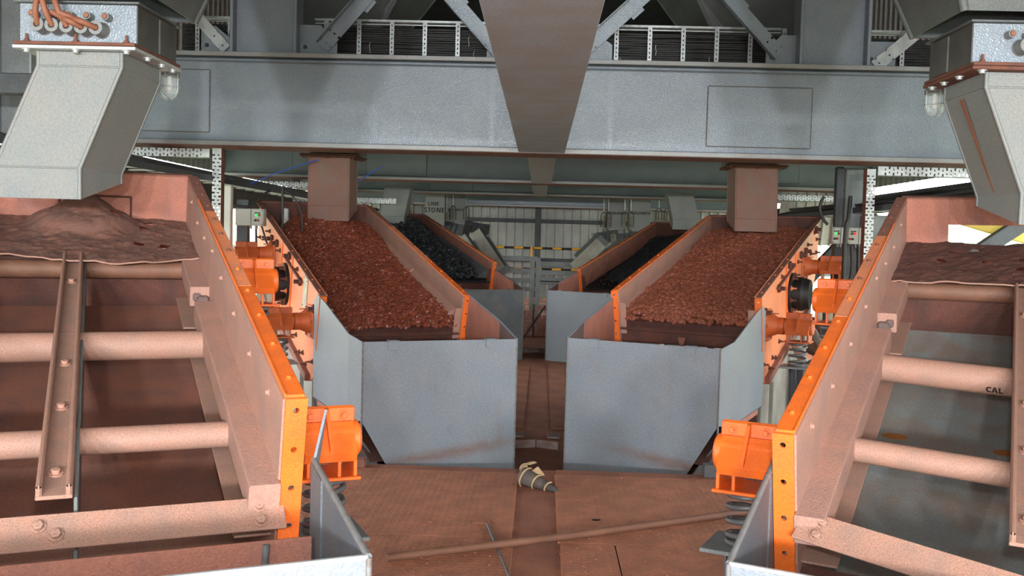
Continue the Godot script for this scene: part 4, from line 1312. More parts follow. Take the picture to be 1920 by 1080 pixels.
		if s < 0:
			var ends := [[Vector3(-0.225, 0.15, 0.42), Vector3(-0.185, 0.5, 0.42)], [Vector3(-0.129, 0.146, 0.42), Vector3(-0.215, 0.5, 0.45)], [Vector3(-0.033, 0.142, 0.42), Vector3(-0.165, 0.5, 0.43)], [Vector3(0.063, 0.138, 0.42), Vector3(-0.13, 0.228, 0.44)], [Vector3(0.159, 0.134, 0.42), Vector3(-0.055, 0.215, 0.47)]]
			for i in 5:
				var e: Vector3 = ends[i][0]
				var f: Vector3 = ends[i][1]
				var path := []
				for j in 9:
					var q := j / 8.0
					path.append(e.lerp(f, q) + Vector3(0, 0, 0.05 * sin(PI * minf(q * 1.6, 1.0))))
				tag(obj("hose", Shape.new().tube(path, 0.019, 10), M.hose, self, Transform3D(Basis(), Vector3(cx, 3.757, hz))), ["rust-brown hose from the leftmost nozzle of the left nozzle box", "rust-brown hose from the second nozzle of the left nozzle box", "rust-brown hose rising slantwise from the middle nozzle of the left box", "short rust-brown hose stub lying over the fourth nozzle of the left box", "rust-brown hose stub pointing left from the rightmost left-box nozzle"][i], "hose", "hoses on the left nozzle box")
		else:
			for i in 2:
				var path := [Vector3(-0.09 + i * 0.11, 0.185, 0.40), Vector3(-0.07 + i * 0.11, 0.19, 0.46), Vector3(-0.01 + i * 0.12, 0.20, 0.50), Vector3(0.08 + i * 0.12, 0.215, 0.51)]
				if i == 1:
					path = [Vector3(0.02, 0.185, 0.40), Vector3(0.045, 0.17, 0.47), Vector3(0.05, 0.10, 0.50), Vector3(0.045, -0.04, 0.50)]
				tag(obj("hose", Shape.new().tube(path, 0.019, 10), M.hose, self, Transform3D(Basis(), Vector3(cx, 3.757, hz))), ["rust-brown hose bending right from the right nozzle box", "rust-brown pipe end hanging down before the right nozzle box"][i], "hose", "hoses on the right nozzle box")


# ---------------------------------------------------------------- what lies on the screens

func bed_height(key: String, u: float, w: float) -> float:
	var out: float = S[key][3]
	var a := u * out * -1.0                      # >0 towards the aisle
	var base := -0.455
	match key:
		"ML":
			var d := Vector2((u - 0.02) / 0.72, (w - 3.95) / 1.0).length()
			var h := 0.24 * exp(-d * d * 1.1) + 0.13 * smoothstep(-0.75, -0.2, a) * smoothstep(-0.25, 0.4, w)
			h *= smoothstep(-0.84, -0.45 + 0.18 * sin(w * 2.2 + 1.0), a + (0.12 if w < 0.7 else 0.0) + (0.3 if w > 3.3 else 0.0))
			return base + maxf(0.0, h)
		"MR":
			var d := Vector2((u - 0.1) / 0.8, (w - 4.0) / 1.1).length()
			return base + 0.17 * exp(-d * d) + 0.17 * smoothstep(-0.25, 0.35, w)
		"CL":
			var d := Vector2((u - 0.0) / 0.8, (w - 4.1) / 1.0).length()
			return base + 0.26 * exp(-d * d) + 0.20 * smoothstep(0.25, 1.0, w) * smoothstep(0.86, 0.5, a)
		"CR":
			return base + 0.13 * exp(-pow((a + 0.15) / 0.45, 2.0)) * smoothstep(0.4, 1.6, w) + 0.1 * smoothstep(3.0, 4.2, w)
	return base


func pebble_mesh(seed_: int, seg := 6) -> ArrayMesh:      # an uneven, angular lump of radius about 1
	var r := RandomNumberGenerator.new()
	r.seed = seed_
	var s := Shape.new()
	var rings := []
	var nr := seg - 2
	for i in nr + 1:
		var th := PI * i / nr
		var ring := []
		for k in seg:
			var ph := TAU * (k + 0.5 * (i % 2)) / seg
			var q := 0.82 + 0.3 * r.randf()
			ring.append(Vector3(sin(th) * cos(ph), cos(th) * 0.72, sin(th) * sin(ph)) * q)
		if i == 0 or i == nr:
			for k in seg:
				ring[k] = ring[0]
		rings.append(ring)
	for i in nr:
		for k in seg:
			var l := (k + 1) % seg
			s.face([rings[i][k], rings[i][l], rings[i + 1][l]], rings[i][k] + rings[i + 1][l])
			s.face([rings[i][k], rings[i + 1][l], rings[i + 1][k]], rings[i][k] + rings[i + 1][l])
	return s.st.commit()


func heap(key: String, called: String, label: String, n: int, r0: float, r1: float, m: Material, bed: Material, lo: Color, hi: Color) -> Node3D:
	var X := deck_to_world(key)
	var t := thing(called, label, "ore heap" if key[0] == "M" else "coal heap")
	t.transform = X
	var s := Shape.new()
	var nu := 40
	var nw := 90
	var w0 := 0.03
	var pt := func(i: int, j: int) -> Vector3:
		var u := lerpf(-0.835, 0.835, float(i) / nu)
		var w := lerpf(w0, 4.55, float(j) / nw)
		return P(u, bed_height(key, u, w) - 0.006, w)
	for i in nu:
		for j in nw:
			s.face([pt.call(i, j), pt.call(i + 1, j), pt.call(i + 1, j + 1), pt.call(i, j + 1)], Vector3.UP)
	for i in nu:
		var a: Vector3 = pt.call(i, 0)
		var b: Vector3 = pt.call(i + 1, 0)
		s.face([a, b, Vector3(b.x, -0.475, b.z), Vector3(a.x, -0.475, a.z)], Vector3(0, 0, 1))
	stuff(obj("bed", s, bed, t))
	for variant in 3:
		var mm := MultiMesh.new()
		mm.transform_format = MultiMesh.TRANSFORM_3D
		mm.use_colors = true
		mm.mesh = pebble_mesh(100 + variant + key.length() * 7, 6)
		var xs := []
		var cs := []
		var tries := 0
		while xs.size() < n / 3 and tries < n * 4:
			tries += 1
			var u := rng.randf_range(-0.82, 0.82)
			var w := rng.randf_range(w0 + 0.01, 4.5)
			var h := bed_height(key, u, w)
			if h < -0.452 and rng.randf() > 0.04:
				continue
			var r := lerpf(r0, r1, pow(rng.randf(), 2.2))
			var b := Basis.from_euler(Vector3(rng.randf_range(-0.9, 0.9), rng.randf() * TAU, rng.randf_range(-0.9, 0.9))).scaled_local(Vector3(r * rng.randf_range(0.8, 1.5), r, r * rng.randf_range(0.7, 1.2)))
			xs.append(Transform3D(b, P(u, h + r * rng.randf_range(0.0, 0.5), w)))
			cs.append(lo.lerp(hi, rng.randf()))
		mm.instance_count = xs.size()
		for i in xs.size():
			mm.set_instance_transform(i, xs[i])
			mm.set_instance_color(i, cs[i])
		var o := MultiMeshInstance3D.new()
		o.name = "pebbles"
		o.multimesh = mm
		o.material_override = m
		stuff(o)
		t.add_child(o, true)
	return t


func loads() -> void:
	heap("ML", "ore_heap", "glistening heap of wet dark red-brown ore pebbles on the middle left screen", 11000, 0.02, 0.042, M.ore_wet, M.ore_bed, Color(0.62, 0.55, 0.55), Color(1.1, 1.0, 1.0))
	heap("MR", "ore_heap", "heap of dull red-brown flaky ore on the middle right screen", 9500, 0.022, 0.046, M.ore, M.ore_bed, Color(0.75, 0.72, 0.72), Color(1.1, 1.05, 1.05))
	heap("CL", "coal_heap", "bed of smaller black coal under the lumps on the far left screen", 1500, 0.035, 0.06, M.coal, M.coal_bed, Color(0.6, 0.6, 0.6), Color(1.1, 1.1, 1.1))
	heap("CR", "coal_heap", "streak of fine black coal on the far right screen", 5000, 0.018, 0.034, M.coal, M.coal_bed, Color(0.5, 0.5, 0.5), Color(1.0, 1.0, 1.0))
	# the coal lumps that can be told apart
	var X := deck_to_world("CL")
	var shapes := []
	for i in 5:
		shapes.append(pebble_mesh(300 + i, 8))
	var made := 0
	var spots := []
	while made < 240:
		var u := rng.randf_range(-0.45, 0.78)
		var w := rng.randf_range(0.35, 4.3)
		var ok := true
		for q: Vector2 in spots:
			if q.distance_to(Vector2(u, w)) < 0.075:
				ok = false
				break
		made += 1
		if not ok:
			continue
		spots.append(Vector2(u, w))
		var r := rng.randf_range(0.05, 0.085)
		var b := Basis.from_euler(Vector3(rng.randf_range(-0.7, 0.7), rng.randf() * TAU, rng.randf_range(-0.7, 0.7))).scaled_local(Vector3(r * 1.1, r * 1.2, r))
		var o := put("coal_lump", shapes[made % 5], M.coal, self, X * Transform3D(b, P(u, bed_height("CL", u, w) + r * 0.55, w)))
		tag(o, "black coal lump lying on the far left screen", "coal lump", "coal lumps on the far left screen")


# ---------------------------------------------------------------- posts, trays, cables and switch boxes along both sides

func slots(n: int, pitch: float, first: float, dy: float, rx: float, ry: float) -> Array:
	var a := []
	for i in n:
		a.append([first + i * pitch, dy if i % 2 == 0 else -dy, rx, ry])
	return a


func perforated(label: String, a: Vector3, dir: Vector3, length: float, wide: float, leg: Vector3, holes: Array, leg_mat: Material, called := "perforated_angle") -> void:
	var t := thing(called, label, "perforated angle", a)
	var z := Vector3(0, 0, 1)
	var y := z.cross(dir)
	obj("punched_leg", Shape.new().holed(length, wide, 0.006, holes, Transform3D(Basis(dir, y, z), Vector3.ZERO)), M.galv, t)
	var c := dir * length * 0.5 + leg * (wide * 0.5) + Vector3(0, 0, -0.06)
	var size := Vector3(0.012, 0.012, 0.13)
	size += Vector3(absf(dir.x), absf(dir.y), absf(dir.z)) * (length - 0.012)
	obj("plain_leg", Shape.new().box(c, size, 0.002), leg_mat, t)


func side_services() -> void:
	perforated("left upright perforated galvanised angle below the front girder", Vector3(-4.535, 0, -13.3), Vector3.UP, 3.76, 0.125, Vector3.RIGHT, slots(34, 0.052, 1.95, 0.022, 0.0085, 0.018), M.rust_edge)
	perforated("right upright perforated galvanised angle below the front girder", Vector3(4.455, 0, -13.3), Vector3.UP, 3.70, 0.115, Vector3.LEFT, slots(42, 0.044, 1.8, 0.02, 0.008, 0.017), M.rust_edge)
	perforated("perforated strut running left under the front girder", Vector3(-6.7, 3.69, -13.3), Vector3.RIGHT, 2.06, 0.115, Vector3.DOWN, slots(36, 0.052, 0.12, 0.022, 0.008, 0.017), M.frame_grey)
	perforated("perforated strut running right under the front girder", Vector3(4.54, 3.68, -13.3), Vector3.RIGHT, 2.2, 0.12, Vector3.DOWN, slots(36, 0.055, 0.1, 0.022, 0.008, 0.017), M.frame_grey)
	perforated("perforated strut left under the second girder", Vector3(-6.6, 3.66, -20.6), Vector3.RIGHT, 2.6, 0.12, Vector3.DOWN, slots(44, 0.055, 0.1, 0.022, 0.009, 0.019), M.frame_grey)
	perforated("perforated strut right under the second girder", Vector3(4.1, 3.66, -20.6), Vector3.RIGHT, 2.6, 0.12, Vector3.DOWN, slots(44, 0.055, 0.1, 0.022, 0.009, 0.019), M.frame_grey)
	perforated("far perforated strut left between second and third girders", Vector3(-6.6, 3.50, -24.3), Vector3.RIGHT, 2.9, 0.13, Vector3.DOWN, slots(46, 0.06, 0.1, 0.024, 0.009, 0.02), M.frame_grey)
	perforated("small far perforated upright beside the right red-dusted chute", Vector3(4.66, 0.0, -22.0), Vector3.UP, 3.7, 0.12, Vector3.LEFT, slots(30, 0.055, 2.0, 0.022, 0.009, 0.018), M.frame_grey)
	# cable trays along both side openings, with their cables
	for k in 2:
		var s: float = [-1.0, 1.0][k]
		var side: String = ["left", "right"][k]
		for j in 2:
			var x: float = s * float([4.75, 5.45][j])
			var y: float = ([3.34, 3.52][j] if s < 0 else [3.18, 3.34][j])
			var t := thing("cable_tray", "%s cable tray running along the %s side opening" % [["inner", "outer"][j], side], "cable tray", Vector3(x, y, -8.0))
			for d: float in [-0.16, 0.16]:
				obj("side_rail", Shape.new().box(Vector3(d, 0, -9.5), Vector3(0.012, 0.08, 19.0), 0.002), M.slate, t)
			for i in 38:
				obj("rung", Shape.new().box(Vector3(0, -0.03, -0.3 - i * 0.5), Vector3(0.32, 0.02, 0.04), 0.002), M.galv, t)
			for i in (7 if s < 0 else 11):
				var path := []
				for q in 14:
					path.append(Vector3(x + (i % 5 - 2) * 0.06 + rng.randf_range(-0.02, 0.02), y - 0.0 + 0.035 * (i / 5.0) + rng.randf_range(-0.015, 0.02), -8.0 - q * 1.45))
				tag(obj("cable", Shape.new().tube(path, 0.019, 6), M.blue_cable if (s > 0 and i == 4) else M.cable), "%s cable on the %s tray of the %s side opening" % ["blue" if (s > 0 and i == 4) else "black", ["inner", "outer"][j], side], "cable", "" if (s > 0 and i == 4) else "cables on the %s side trays" % side)
	# hanging cables near the switch boxes
	var droop := [
		[[-4.40, 3.0, -13.6], [-4.2, 2.98, -13.7], [-4.05, 3.14, -13.8], [-3.95, 3.22, -13.9], M.cable, "dark cable curving from the left perforated upright to the switch box", 0.018],
		[[-4.20, 2.72, -14.05], [-4.19, 2.4, -14.05], [-4.12, 2.1, -14.05], [-4.1, 1.7, -14.05], M.cable, "straight black cable dropping from the left switch box", 0.018],
		[[-4.12, 2.72, -14.05], [-4.05, 2.5, -14.05], [-3.98, 2.25, -14.05], [-3.95, 1.7, -14.05], M.cable, "thin black cable sagging right below the left switch box", 0.014],
		[[-3.83, 3.3, -14.1], [-3.82, 2.9, -14.1], [-3.84, 2.4, -14.1], [-3.86, 1.5, -14.1], M.cable, "thick black cable hanging right of the left switch box", 0.02],
		[[-4.15, 2.55, -14.2], [-3.98, 2.52, -14.2], [-3.87, 2.75, -14.2], [-3.85, 3.2, -14.2], M.cable, "looped black cable behind the left switch box", 0.016],
		[[-3.8, 3.25, -14.0], [-3.62, 3.12, -14.0], [-3.52, 2.9, -14.0], [-3.50, 2.65, -14.0], M.cable, "thin cable falling towards the rear corner of the ore screen", 0.012],
		[[4.33, 3.35, -13.75], [4.30, 3.05, -13.7], [4.26, 2.7, -13.7], [4.27, 1.2, -13.7], M.cable, "thick black cable hanging in front of the right switch boxes", 0.03],
		[[4.03, 3.35, -14.0], [3.98, 3.2, -14.0], [4.02, 3.05, -14.0], [4.10, 2.95, -14.0], M.cable, "black cable looping down left of the right switch boxes", 0.022],
		[[4.42, 2.65, -13.9], [4.44, 2.4, -13.9], [4.40, 2.1, -13.9], [4.25, 1.95, -13.9], M.cable, "dark cable bending under the right switch boxes", 0.02],
		[[4.52, 2.65, -13.9], [4.53, 2.3, -13.9], [4.46, 1.95, -13.9], [4.33, 1.75, -13.9], M.cable, "long dark cable bending out below the right switch boxes", 0.024],
	]
	for d: Array in droop:
		var c := Curve3D.new()
		for i in 4:
			var p := Vector3(d[i][0], d[i][1], d[i][2])
			var tan := Vector3.ZERO
			if i > 0 and i < 3:
				tan = (Vector3(d[i + 1][0], d[i + 1][1], d[i + 1][2]) - Vector3(d[i - 1][0], d[i - 1][1], d[i - 1][2])) * 0.2
			c.add_point(p, -tan, tan)
		tag(obj("cable", Shape.new().tube(Array(c.tessellate(4, 6)), d[6], 8), d[4]), d[5], "cable")
	tag(obj("rope", Shape.new().tube([Vector3(-3.38, 3.72, -14.4), Vector3(-3.75, 3.62, -14.5), Vector3(-4.2, 3.5, -14.8), Vector3(-4.6, 3.36, -15.0)], 0.008, 6), M.blue), "blue cord stretched from the left red-dusted chute to the cable tray", "cord")
	tag(obj("rope", Shape.new().tube([Vector3(-3.05, 3.45, -15.6), Vector3(-2.8, 3.62, -15.6), Vector3(-2.6, 3.74, -15.6)], 0.008, 6), M.blue), "blue cord tied up right of the left red-dusted chute", "cord")
	# switch boxes on stands
	switch_box("left grey motor switch box with a green lamp lit", Vector3(-4.26, 2.83, -14.0), 0.42, 0.25, true, false)
	switch_box("right grey motor switch box with a red lamp lit", Vector3(4.505, 2.795, -14.0), 0.27, 0.24, false, true)
	switch_box("second right switch box, a green lamp at its left edge", Vector3(4.258, 2.795, -14.02), 0.205, 0.24, true, true)
	# steel uprights and panels behind the boxes
	var ups := [
		[Vector3(-4.45, 1.55, -14.25), Vector3(0.18, 3.1, 0.1), M.dark_steel, "dark post carrying the left switch box"],
		[Vector3(-4.75, 1.9, -14.4), Vector3(0.16, 3.0, 0.12), M.white, "white post left of the left switch box"],
		[Vector3(-4.02, 1.5, -15.0), Vector3(0.10, 3.0, 0.1), M.white, "thin white post right of the left switch box"],
		[Vector3(4.33, 1.9, -14.3), Vector3(0.11, 3.8, 0.12), M.dark_steel, "dark post carrying the right switch boxes"],
		[Vector3(4.62, 1.9, -14.5), Vector3(0.30, 3.8, 0.12), M.frame_grey, "wide grey post behind the right switch boxes"],
		[Vector3(5.0, 1.55, -14.2), Vector3(0.62, 3.1, 0.45), M.frame_grey, "light grey cabinet right of the right perforated upright"],
	]
	for u: Array in ups:
		tag(obj("cabinet" if u[3].contains("cabinet") else "steel_post", Shape.new().box(u[0], u[1], 0.012), u[2]), u[3], "cabinet" if u[3].contains("cabinet") else "post")
	# slanting brace and pipes at the right
	var br := Transform3D(Basis(Vector3.BACK, 0.85), Vector3(4.75, 2.42, -16.2))
	tag(obj("slanting_beam", Shape.new().box(Vector3.ZERO, Vector3(2.2, 0.2, 0.14), 0.01, br), M.dark_steel), "dark slanting beam in the right opening behind the ore screen", "beam")
	for q: Array in [[Vector3(4.3, 0.05, -11.6), Vector3(4.0, 1.55, -14.6), 0.05, "white pipe slanting up beside the right under-hopper"], [Vector3(3.55, 0.1, -10.6), Vector3(3.45, 1.3, -13.0), 0.06, "second pale pipe near the right spring posts"]]:
		tag(obj("pipe", Shape.new().tube([q[0], q[1]], q[2], 12), M.cream), q[3], "pipe")
	# bulkhead lamps under the near nozzle boxes: glass dome in a wire cage
	for k in 2:
		var s: float = [-1.0, 1.0][k]
		var t := thing("bulkhead_lamp", ["unlit caged glass lamp hanging beside the left nozzle box", "unlit caged glass lamp hanging beside the right nozzle box"][k], "lamp", Vector3(-2.845 if s < 0 else 2.87, 3.66, -7.25))
		obj("lamp_base", Shape.new().lathe([Vector2(0.0, 0.21), Vector2(0.05, 0.21), Vector2(0.06, 0.14), Vector2(0.078, 0.13), Vector2(0.078, 0.10), Vector2(0.0, 0.10)], 20), M.chute, t)
		obj("conduit", Shape.new().tube([Vector3(0, 0.2, 0), Vector3(0, 1.6, 0)], 0.012, 8), M.chute, t)
		obj("glass", Shape.new().lathe([Vector2(0.066, 0.10), Vector2(0.066, 0.02), Vector2(0.056, -0.03), Vector2(0.03, -0.055), Vector2(0.0, -0.06)], 24), M.glass, t)
		obj("bulb", Shape.new().lathe([Vector2(0.0, 0.1), Vector2(0.02, 0.1), Vector2(0.03, 0.03), Vector2(0.022, 0.0), Vector2(0.0, -0.012)], 16), M.white, t)
		var cg := Shape.new()
		for i in 5:
			var a := TAU * i / 5.0 + 0.3
			var d := Vector3(cos(a), 0, sin(a))
			cg.tube([d * 0.08 + Vector3(0, 0.12, 0), d * 0.08 + Vector3(0, 0.0, 0), d * 0.06 + Vector3(0, -0.045, 0), d * 0.02 + Vector3(0, -0.072, 0)], 0.004, 6)
		var ring := []
		for i in 21:
			var a := TAU * i / 20.0
			ring.append(Vector3(cos(a) * 0.082, 0.02, sin(a) * 0.082))
		cg.tube(ring, 0.004, 6)
		obj("cage", cg, M.galv, t)
	# tall frame column at the far left edge
	var t := thing("frame_column", "tall grey frame column at the left edge beside the nozzle box", "column", Vector3(-4.62, 0, -8.3))
	obj("web", Shape.new().box(Vector3(0, 4.4, -0.1), Vector3(0.34, 8.8, 0.016)), M.hopper, t)
	for d: float in [-0.17, 0.17]:
		obj("flange", Shape.new().box(Vector3(d, 4.4, -0.1), Vector3(0.02, 8.8, 0.3)), M.frame_grey, t)
	obj("splice_plate", Shape.new().box(Vector3(0.08, 3.25, -0.08), Vector3(0.16, 0.6, 0.016)), M.grey, t)
	tag(obj("cross_beam", Shape.new().box(Vector3(-4.0, 3.72, -7.55), Vector3(1.3, 0.16, 0.14), 0.008), M.dark_steel), "dark cross beam behind the left nozzle box", "beam")


func switch_box(label: String, c: Vector3, w: float, h: float, green: bool, red: bool) -> void:
	var t := thing("switch_box", label, "switch box", c)
	obj("case", Shape.new().box(Vector3(0, 0, 0), Vector3(w, h, 0.15), 0.01), M.box, t)
	obj("cover", Shape.new().box(Vector3(0, 0, 0.082), Vector3(w - 0.012, h - 0.012, 0.014), 0.005), M.box, t)
	obj("cover_seam", Shape.new().box(Vector3(w * 0.06, 0, 0.091), Vector3(0.008, h - 0.02, 0.004), 0.001), M.dark_steel, t)
	var x := w * 0.29 if (green and not red) else -w * 0.22
	var y := 0.03
	var nub := func() -> Shape: return Shape.new().lathe([Vector2(0.016, 0.0), Vector2(0.016, 0.02), Vector2(0.010, 0.026), Vector2(0.0, 0.028)], 14)
	var f := Basis(Vector3.RIGHT, PI / 2)
	if green:
		obj("green_lamp", nub.call(), M.led_green, t, Transform3D(f, Vector3(x - 0.012, y, 0.089)))
		obj("red_button", nub.call(), M.red_off, t, Transform3D(f, Vector3(x + 0.026, y, 0.089)))
	else:
		obj("green_button", nub.call(), M.green_off, t, Transform3D(f, Vector3(x - 0.022, y, 0.089)))
		obj("red_lamp", nub.call(), M.led_red, t, Transform3D(f, Vector3(x + 0.018, y, 0.089)))
	for i in 3:
		obj("black_button", nub.call(), M.black, t, Transform3D(f.scaled(Vector3.ONE * 0.6), Vector3(x - 0.03 + i * 0.028, y + 0.032, 0.089)))
	obj("stop_button", nub.call(), M.red_off, t, Transform3D(f, Vector3(x + (0.01 if green else -0.05), y - 0.075, 0.089)))
	obj("start_button", nub.call(), M.black, t, Transform3D(f, Vector3(x + (-0.028 if green else -0.012), y - 0.075, 0.089)))
	for q: Vector2 in [Vector2(-1, 1), Vector2(1, 1), Vector2(-1, -1), Vector2(1, -1)]:
		obj("screw", nub.call(), M.dark_steel, t, Transform3D(f.scaled(Vector3.ONE * 0.4), Vector3(q.x * (w * 0.5 - 0.022), q.y * (h * 0.5 - 0.025), 0.089)))
	for i in 2:
		obj("cable_gland", Shape.new().lathe([Vector2(0.0, 0.0), Vector2(0.02, 0.0), Vector2(0.02, -0.045), Vector2(0.0, -0.045)], 10, Transform3D(Basis(), Vector3(w * (0.0 + 0.2 * i), -h * 0.5, 0))), M.spring, t)


# ---------------------------------------------------------------- the far end of the aisle

func back_area() -> void:
	# yellow and black guard rail before the cladding
	var t := thing("guard_rail", "yellow and black striped guard rail before the far cladding", "guard rail", Vector3(-0.14, 0, -32.2))
	for y: float in [2.36, 1.66]:
		var x := -2.05
		var i := 0
		while x < 2.2:
			var l := 0.30 if i % 2 == 0 else 0.34
			obj("rail_band", Shape.new().tube([Vector3(x, y, 0), Vector3(x + l, y, 0)], 0.036, 12), M.yellow if i % 2 == 0 else M.black, t)
			x += l
			i += 1
	for x: float in [-2.0, -0.19, 2.1]:
		obj("stanchion", Shape.new().tube([Vector3(x, 0.0, 0.05), Vector3(x, 2.40, 0.05)], 0.036, 12), M.yellow, t)
	# grey channel racks left and right of the aisle end
	for k in 2:
		var s: float = [-1.0, 1.0][k]
		var r := thing("channel_rack", ["grey channel-steel rack frame left of the aisle end", "grey channel-steel rack frame right of the aisle end"][k], "rack", Vector3(0, 0, -28.6))
		var ys := [2.06, 1.70, 1.40, 1.14] if s < 0 else [1.92, 1.66, 1.44, 1.36]
		for i in 4:
			var x0 := -1.75 if s < 0 else -0.02
			var x1 := -0.09 if s < 0 else 1.55
			obj("channel", Shape.new().box(Vector3((x0 + x1) * 0.5, ys[i], -0.25 * i * 0.3 if s < 0 else -0.15), Vector3(x1 - x0, 0.14 if i < 2 else 0.11, 0.02), 0.003).box(Vector3((x0 + x1) * 0.5, ys[i] + 0.065, -0.25 * i * 0.3 - 0.04 if s < 0 else -0.19), Vector3(x1 - x0, 0.015, 0.09), 0.002), M.frame_grey, r)
		for x: float in ([-1.7, -0.25] if s < 0 else [-0.08, 1.5]):
			obj("upright", Shape.new().box(Vector3(x, 1.05, -0.05), Vector3(0.14, 2.1, 0.10), 0.004), M.frame_grey, r)
		obj("foot", Shape.new().box(Vector3(-0.25 if s < 0 else 1.5, 0.05, -0.05), Vector3(0.34, 0.10, 0.3), 0.006), M.frame_grey, r)
	# low block wall of loosely stacked bricks across the aisle end
	for L in 2:
		var z: float = [-26.2, -30.2][L]
		var w := thing("brick_stack", ["nearer stack of dusty pinkish bricks across the aisle end", "rear stack of dusty pinkish bricks behind the grey racks"][L], "brick stack", Vector3(0, 0, z))
		for row in 7:
			for i in 9:
				var x := -1.15 + i * 0.27 + (0.13 if row % 2 else 0.0)
				if L == 0 and row > 4 and (i + row) % 3 == 0:
					continue
				var d := Vector3(x + rng.randf_range(-0.006, 0.006), 0.062 + row * 0.117, rng.randf_range(-0.02, 0.02))
				put("brick", brick_mesh(), M.brick, w, Transform3D(Basis(Vector3.UP, rng.randf_range(-0.03, 0.03)), d))
	tag(obj("steel_stub", Shape.new().box(Vector3(-0.16, 0.45, -25.9), Vector3(0.05, 0.9, 0.05), 0.004), M.dark_steel), "short upright steel stub before the nearer brick stack", "stub")
	tag(obj("wooden_prop", Shape.new().tube([Vector3(-0.42, 0.025, -25.0), Vector3(0.14, 0.86, -25.7)], 0.025, 8), M.dark_rust), "dark bar leaning across the nearer brick stack", "bar")
	# hanging vibratory feeders: dark trays on spring hangers, pale chute covers in front
	tray("dark slate feeder tray hanging in front of the LIME STONE chute's right side", Vector3(-2.62, 2.90, -29.6), -0.25)
	tray("dark slate feeder tray hanging furthest right of the left pair", Vector3(-2.05, 2.96, -30.4), -0.2)
	tray("black feeder tray hanging in front of the MANGANESE chute", Vector3(1.95, 2.78, -29.8), 0.25)
	tray("black feeder tray with a pale end hanging before the DOLOMITE chute", Vector3(2.42, 2.74, -28.4), 0.2)
	var hang := [
		[-4.02, 4.02, 3.10, -29.3, "brass-banded spring hanger left of the LIME STONE chute"], [-2.93, 3.82, 2.98, -29.4, "spring hanger right beside the LIME STONE chute"],
		[-2.74, 4.02, 2.98, -29.4, "second spring hanger right of the LIME STONE chute"], [-2.40, 4.02, 3.0, -30.2, "spring hanger of the rightmost left-side tray"],
		[1.88, 4.02, 2.85, -29.8, "spring hanger left of the MANGANESE chute"], [2.02, 4.02, 2.85, -29.8, "second spring hanger left of the MANGANESE chute"],
		[2.42, 4.02, 2.85, -28.6, "spring hanger between the two right-hand chutes"], [2.60, 4.02, 2.85, -28.6, "spring hanger close to the DOLOMITE chute's edge"],
		[3.42, 4.02, 3.1, -28.6, "spring hanger right of the DOLOMITE chute"], [3.66, 4.02, 3.1, -28.6, "spring hanger farthest right near the dark grey chute"],
	]
	for h: Array in hang:
		hanger(h[4], Vector3(h[0], h[2], h[3]), h[1] - h[2])
	cover("large pale tilted chute cover with a side handle, left of the aisle", Vector3(-1.62, 2.26, -28.4), -0.95, 1.35, 0.42, 1.0)
	cover("smaller pale tilted chute cover left of the large one", Vector3(-2.02, 2.20, -28.0), -0.95, 1.15, 0.3, 1.0)
	cover("grey tilted chute cover right of the aisle", Vector3(1.38, 2.20, -28.6), 0.8, 1.1, 0.42, -1.0)
	cover("bright narrow tilted chute cover at the right coal screen's rim", Vector3(1.98, 2.30, -27.2), 0.72, 0.9, 0.2, -1.0)


var _brick: ArrayMesh
func brick_mesh() -> ArrayMesh:
	if _brick == null:
		_brick = Shape.new().box(Vector3.ZERO, Vector3(0.25, 0.105, 0.12), 0.008).st.commit()
	return _brick


func tray(label: String, c: Vector3, turn: float) -> void:
	var t := thing("hanging_tray", label, "feeder tray", c, turn)
	var X := Transform3D(Basis(Vector3.BACK, -0.15 * signf(c.x) * -1.0), Vector3.ZERO)
	obj("tray_front", Shape.new().box(Vector3(0, 0, 0.3), Vector3(0.66, 0.34, 0.02), 0.005), M.slate, t, X)
	obj("tray_floor", Shape.new().box(Vector3(0, -0.16, 0), Vector3(0.66, 0.02, 0.62), 0.005), M.slate, t, X)
	for s: float in [-1.0, 1.0]:
		obj("tray_side", Shape.new().box(Vector3(s * 0.32, 0, 0), Vector3(0.02, 0.34, 0.62), 0.005), M.slate if s != signf(c.x) * -1.0 or c.x < 0 else M.cream, t, X)
	obj("lifting_bar", Shape.new().box(Vector3(0, 0.1, 0), Vector3(0.7, 0.04, 0.05), 0.004), M.dark_steel, t, X)
	obj("lifting_rod", Shape.new().tube([Vector3(-0.05, 0.12, 0.33), Vector3(-0.12, -0.12, 0.33)], 0.012, 6).tube([Vector3(0.1, 0.14, 0.33), Vector3(0.06, -0.13, 0.33)], 0.012, 6), M.black, t, X)


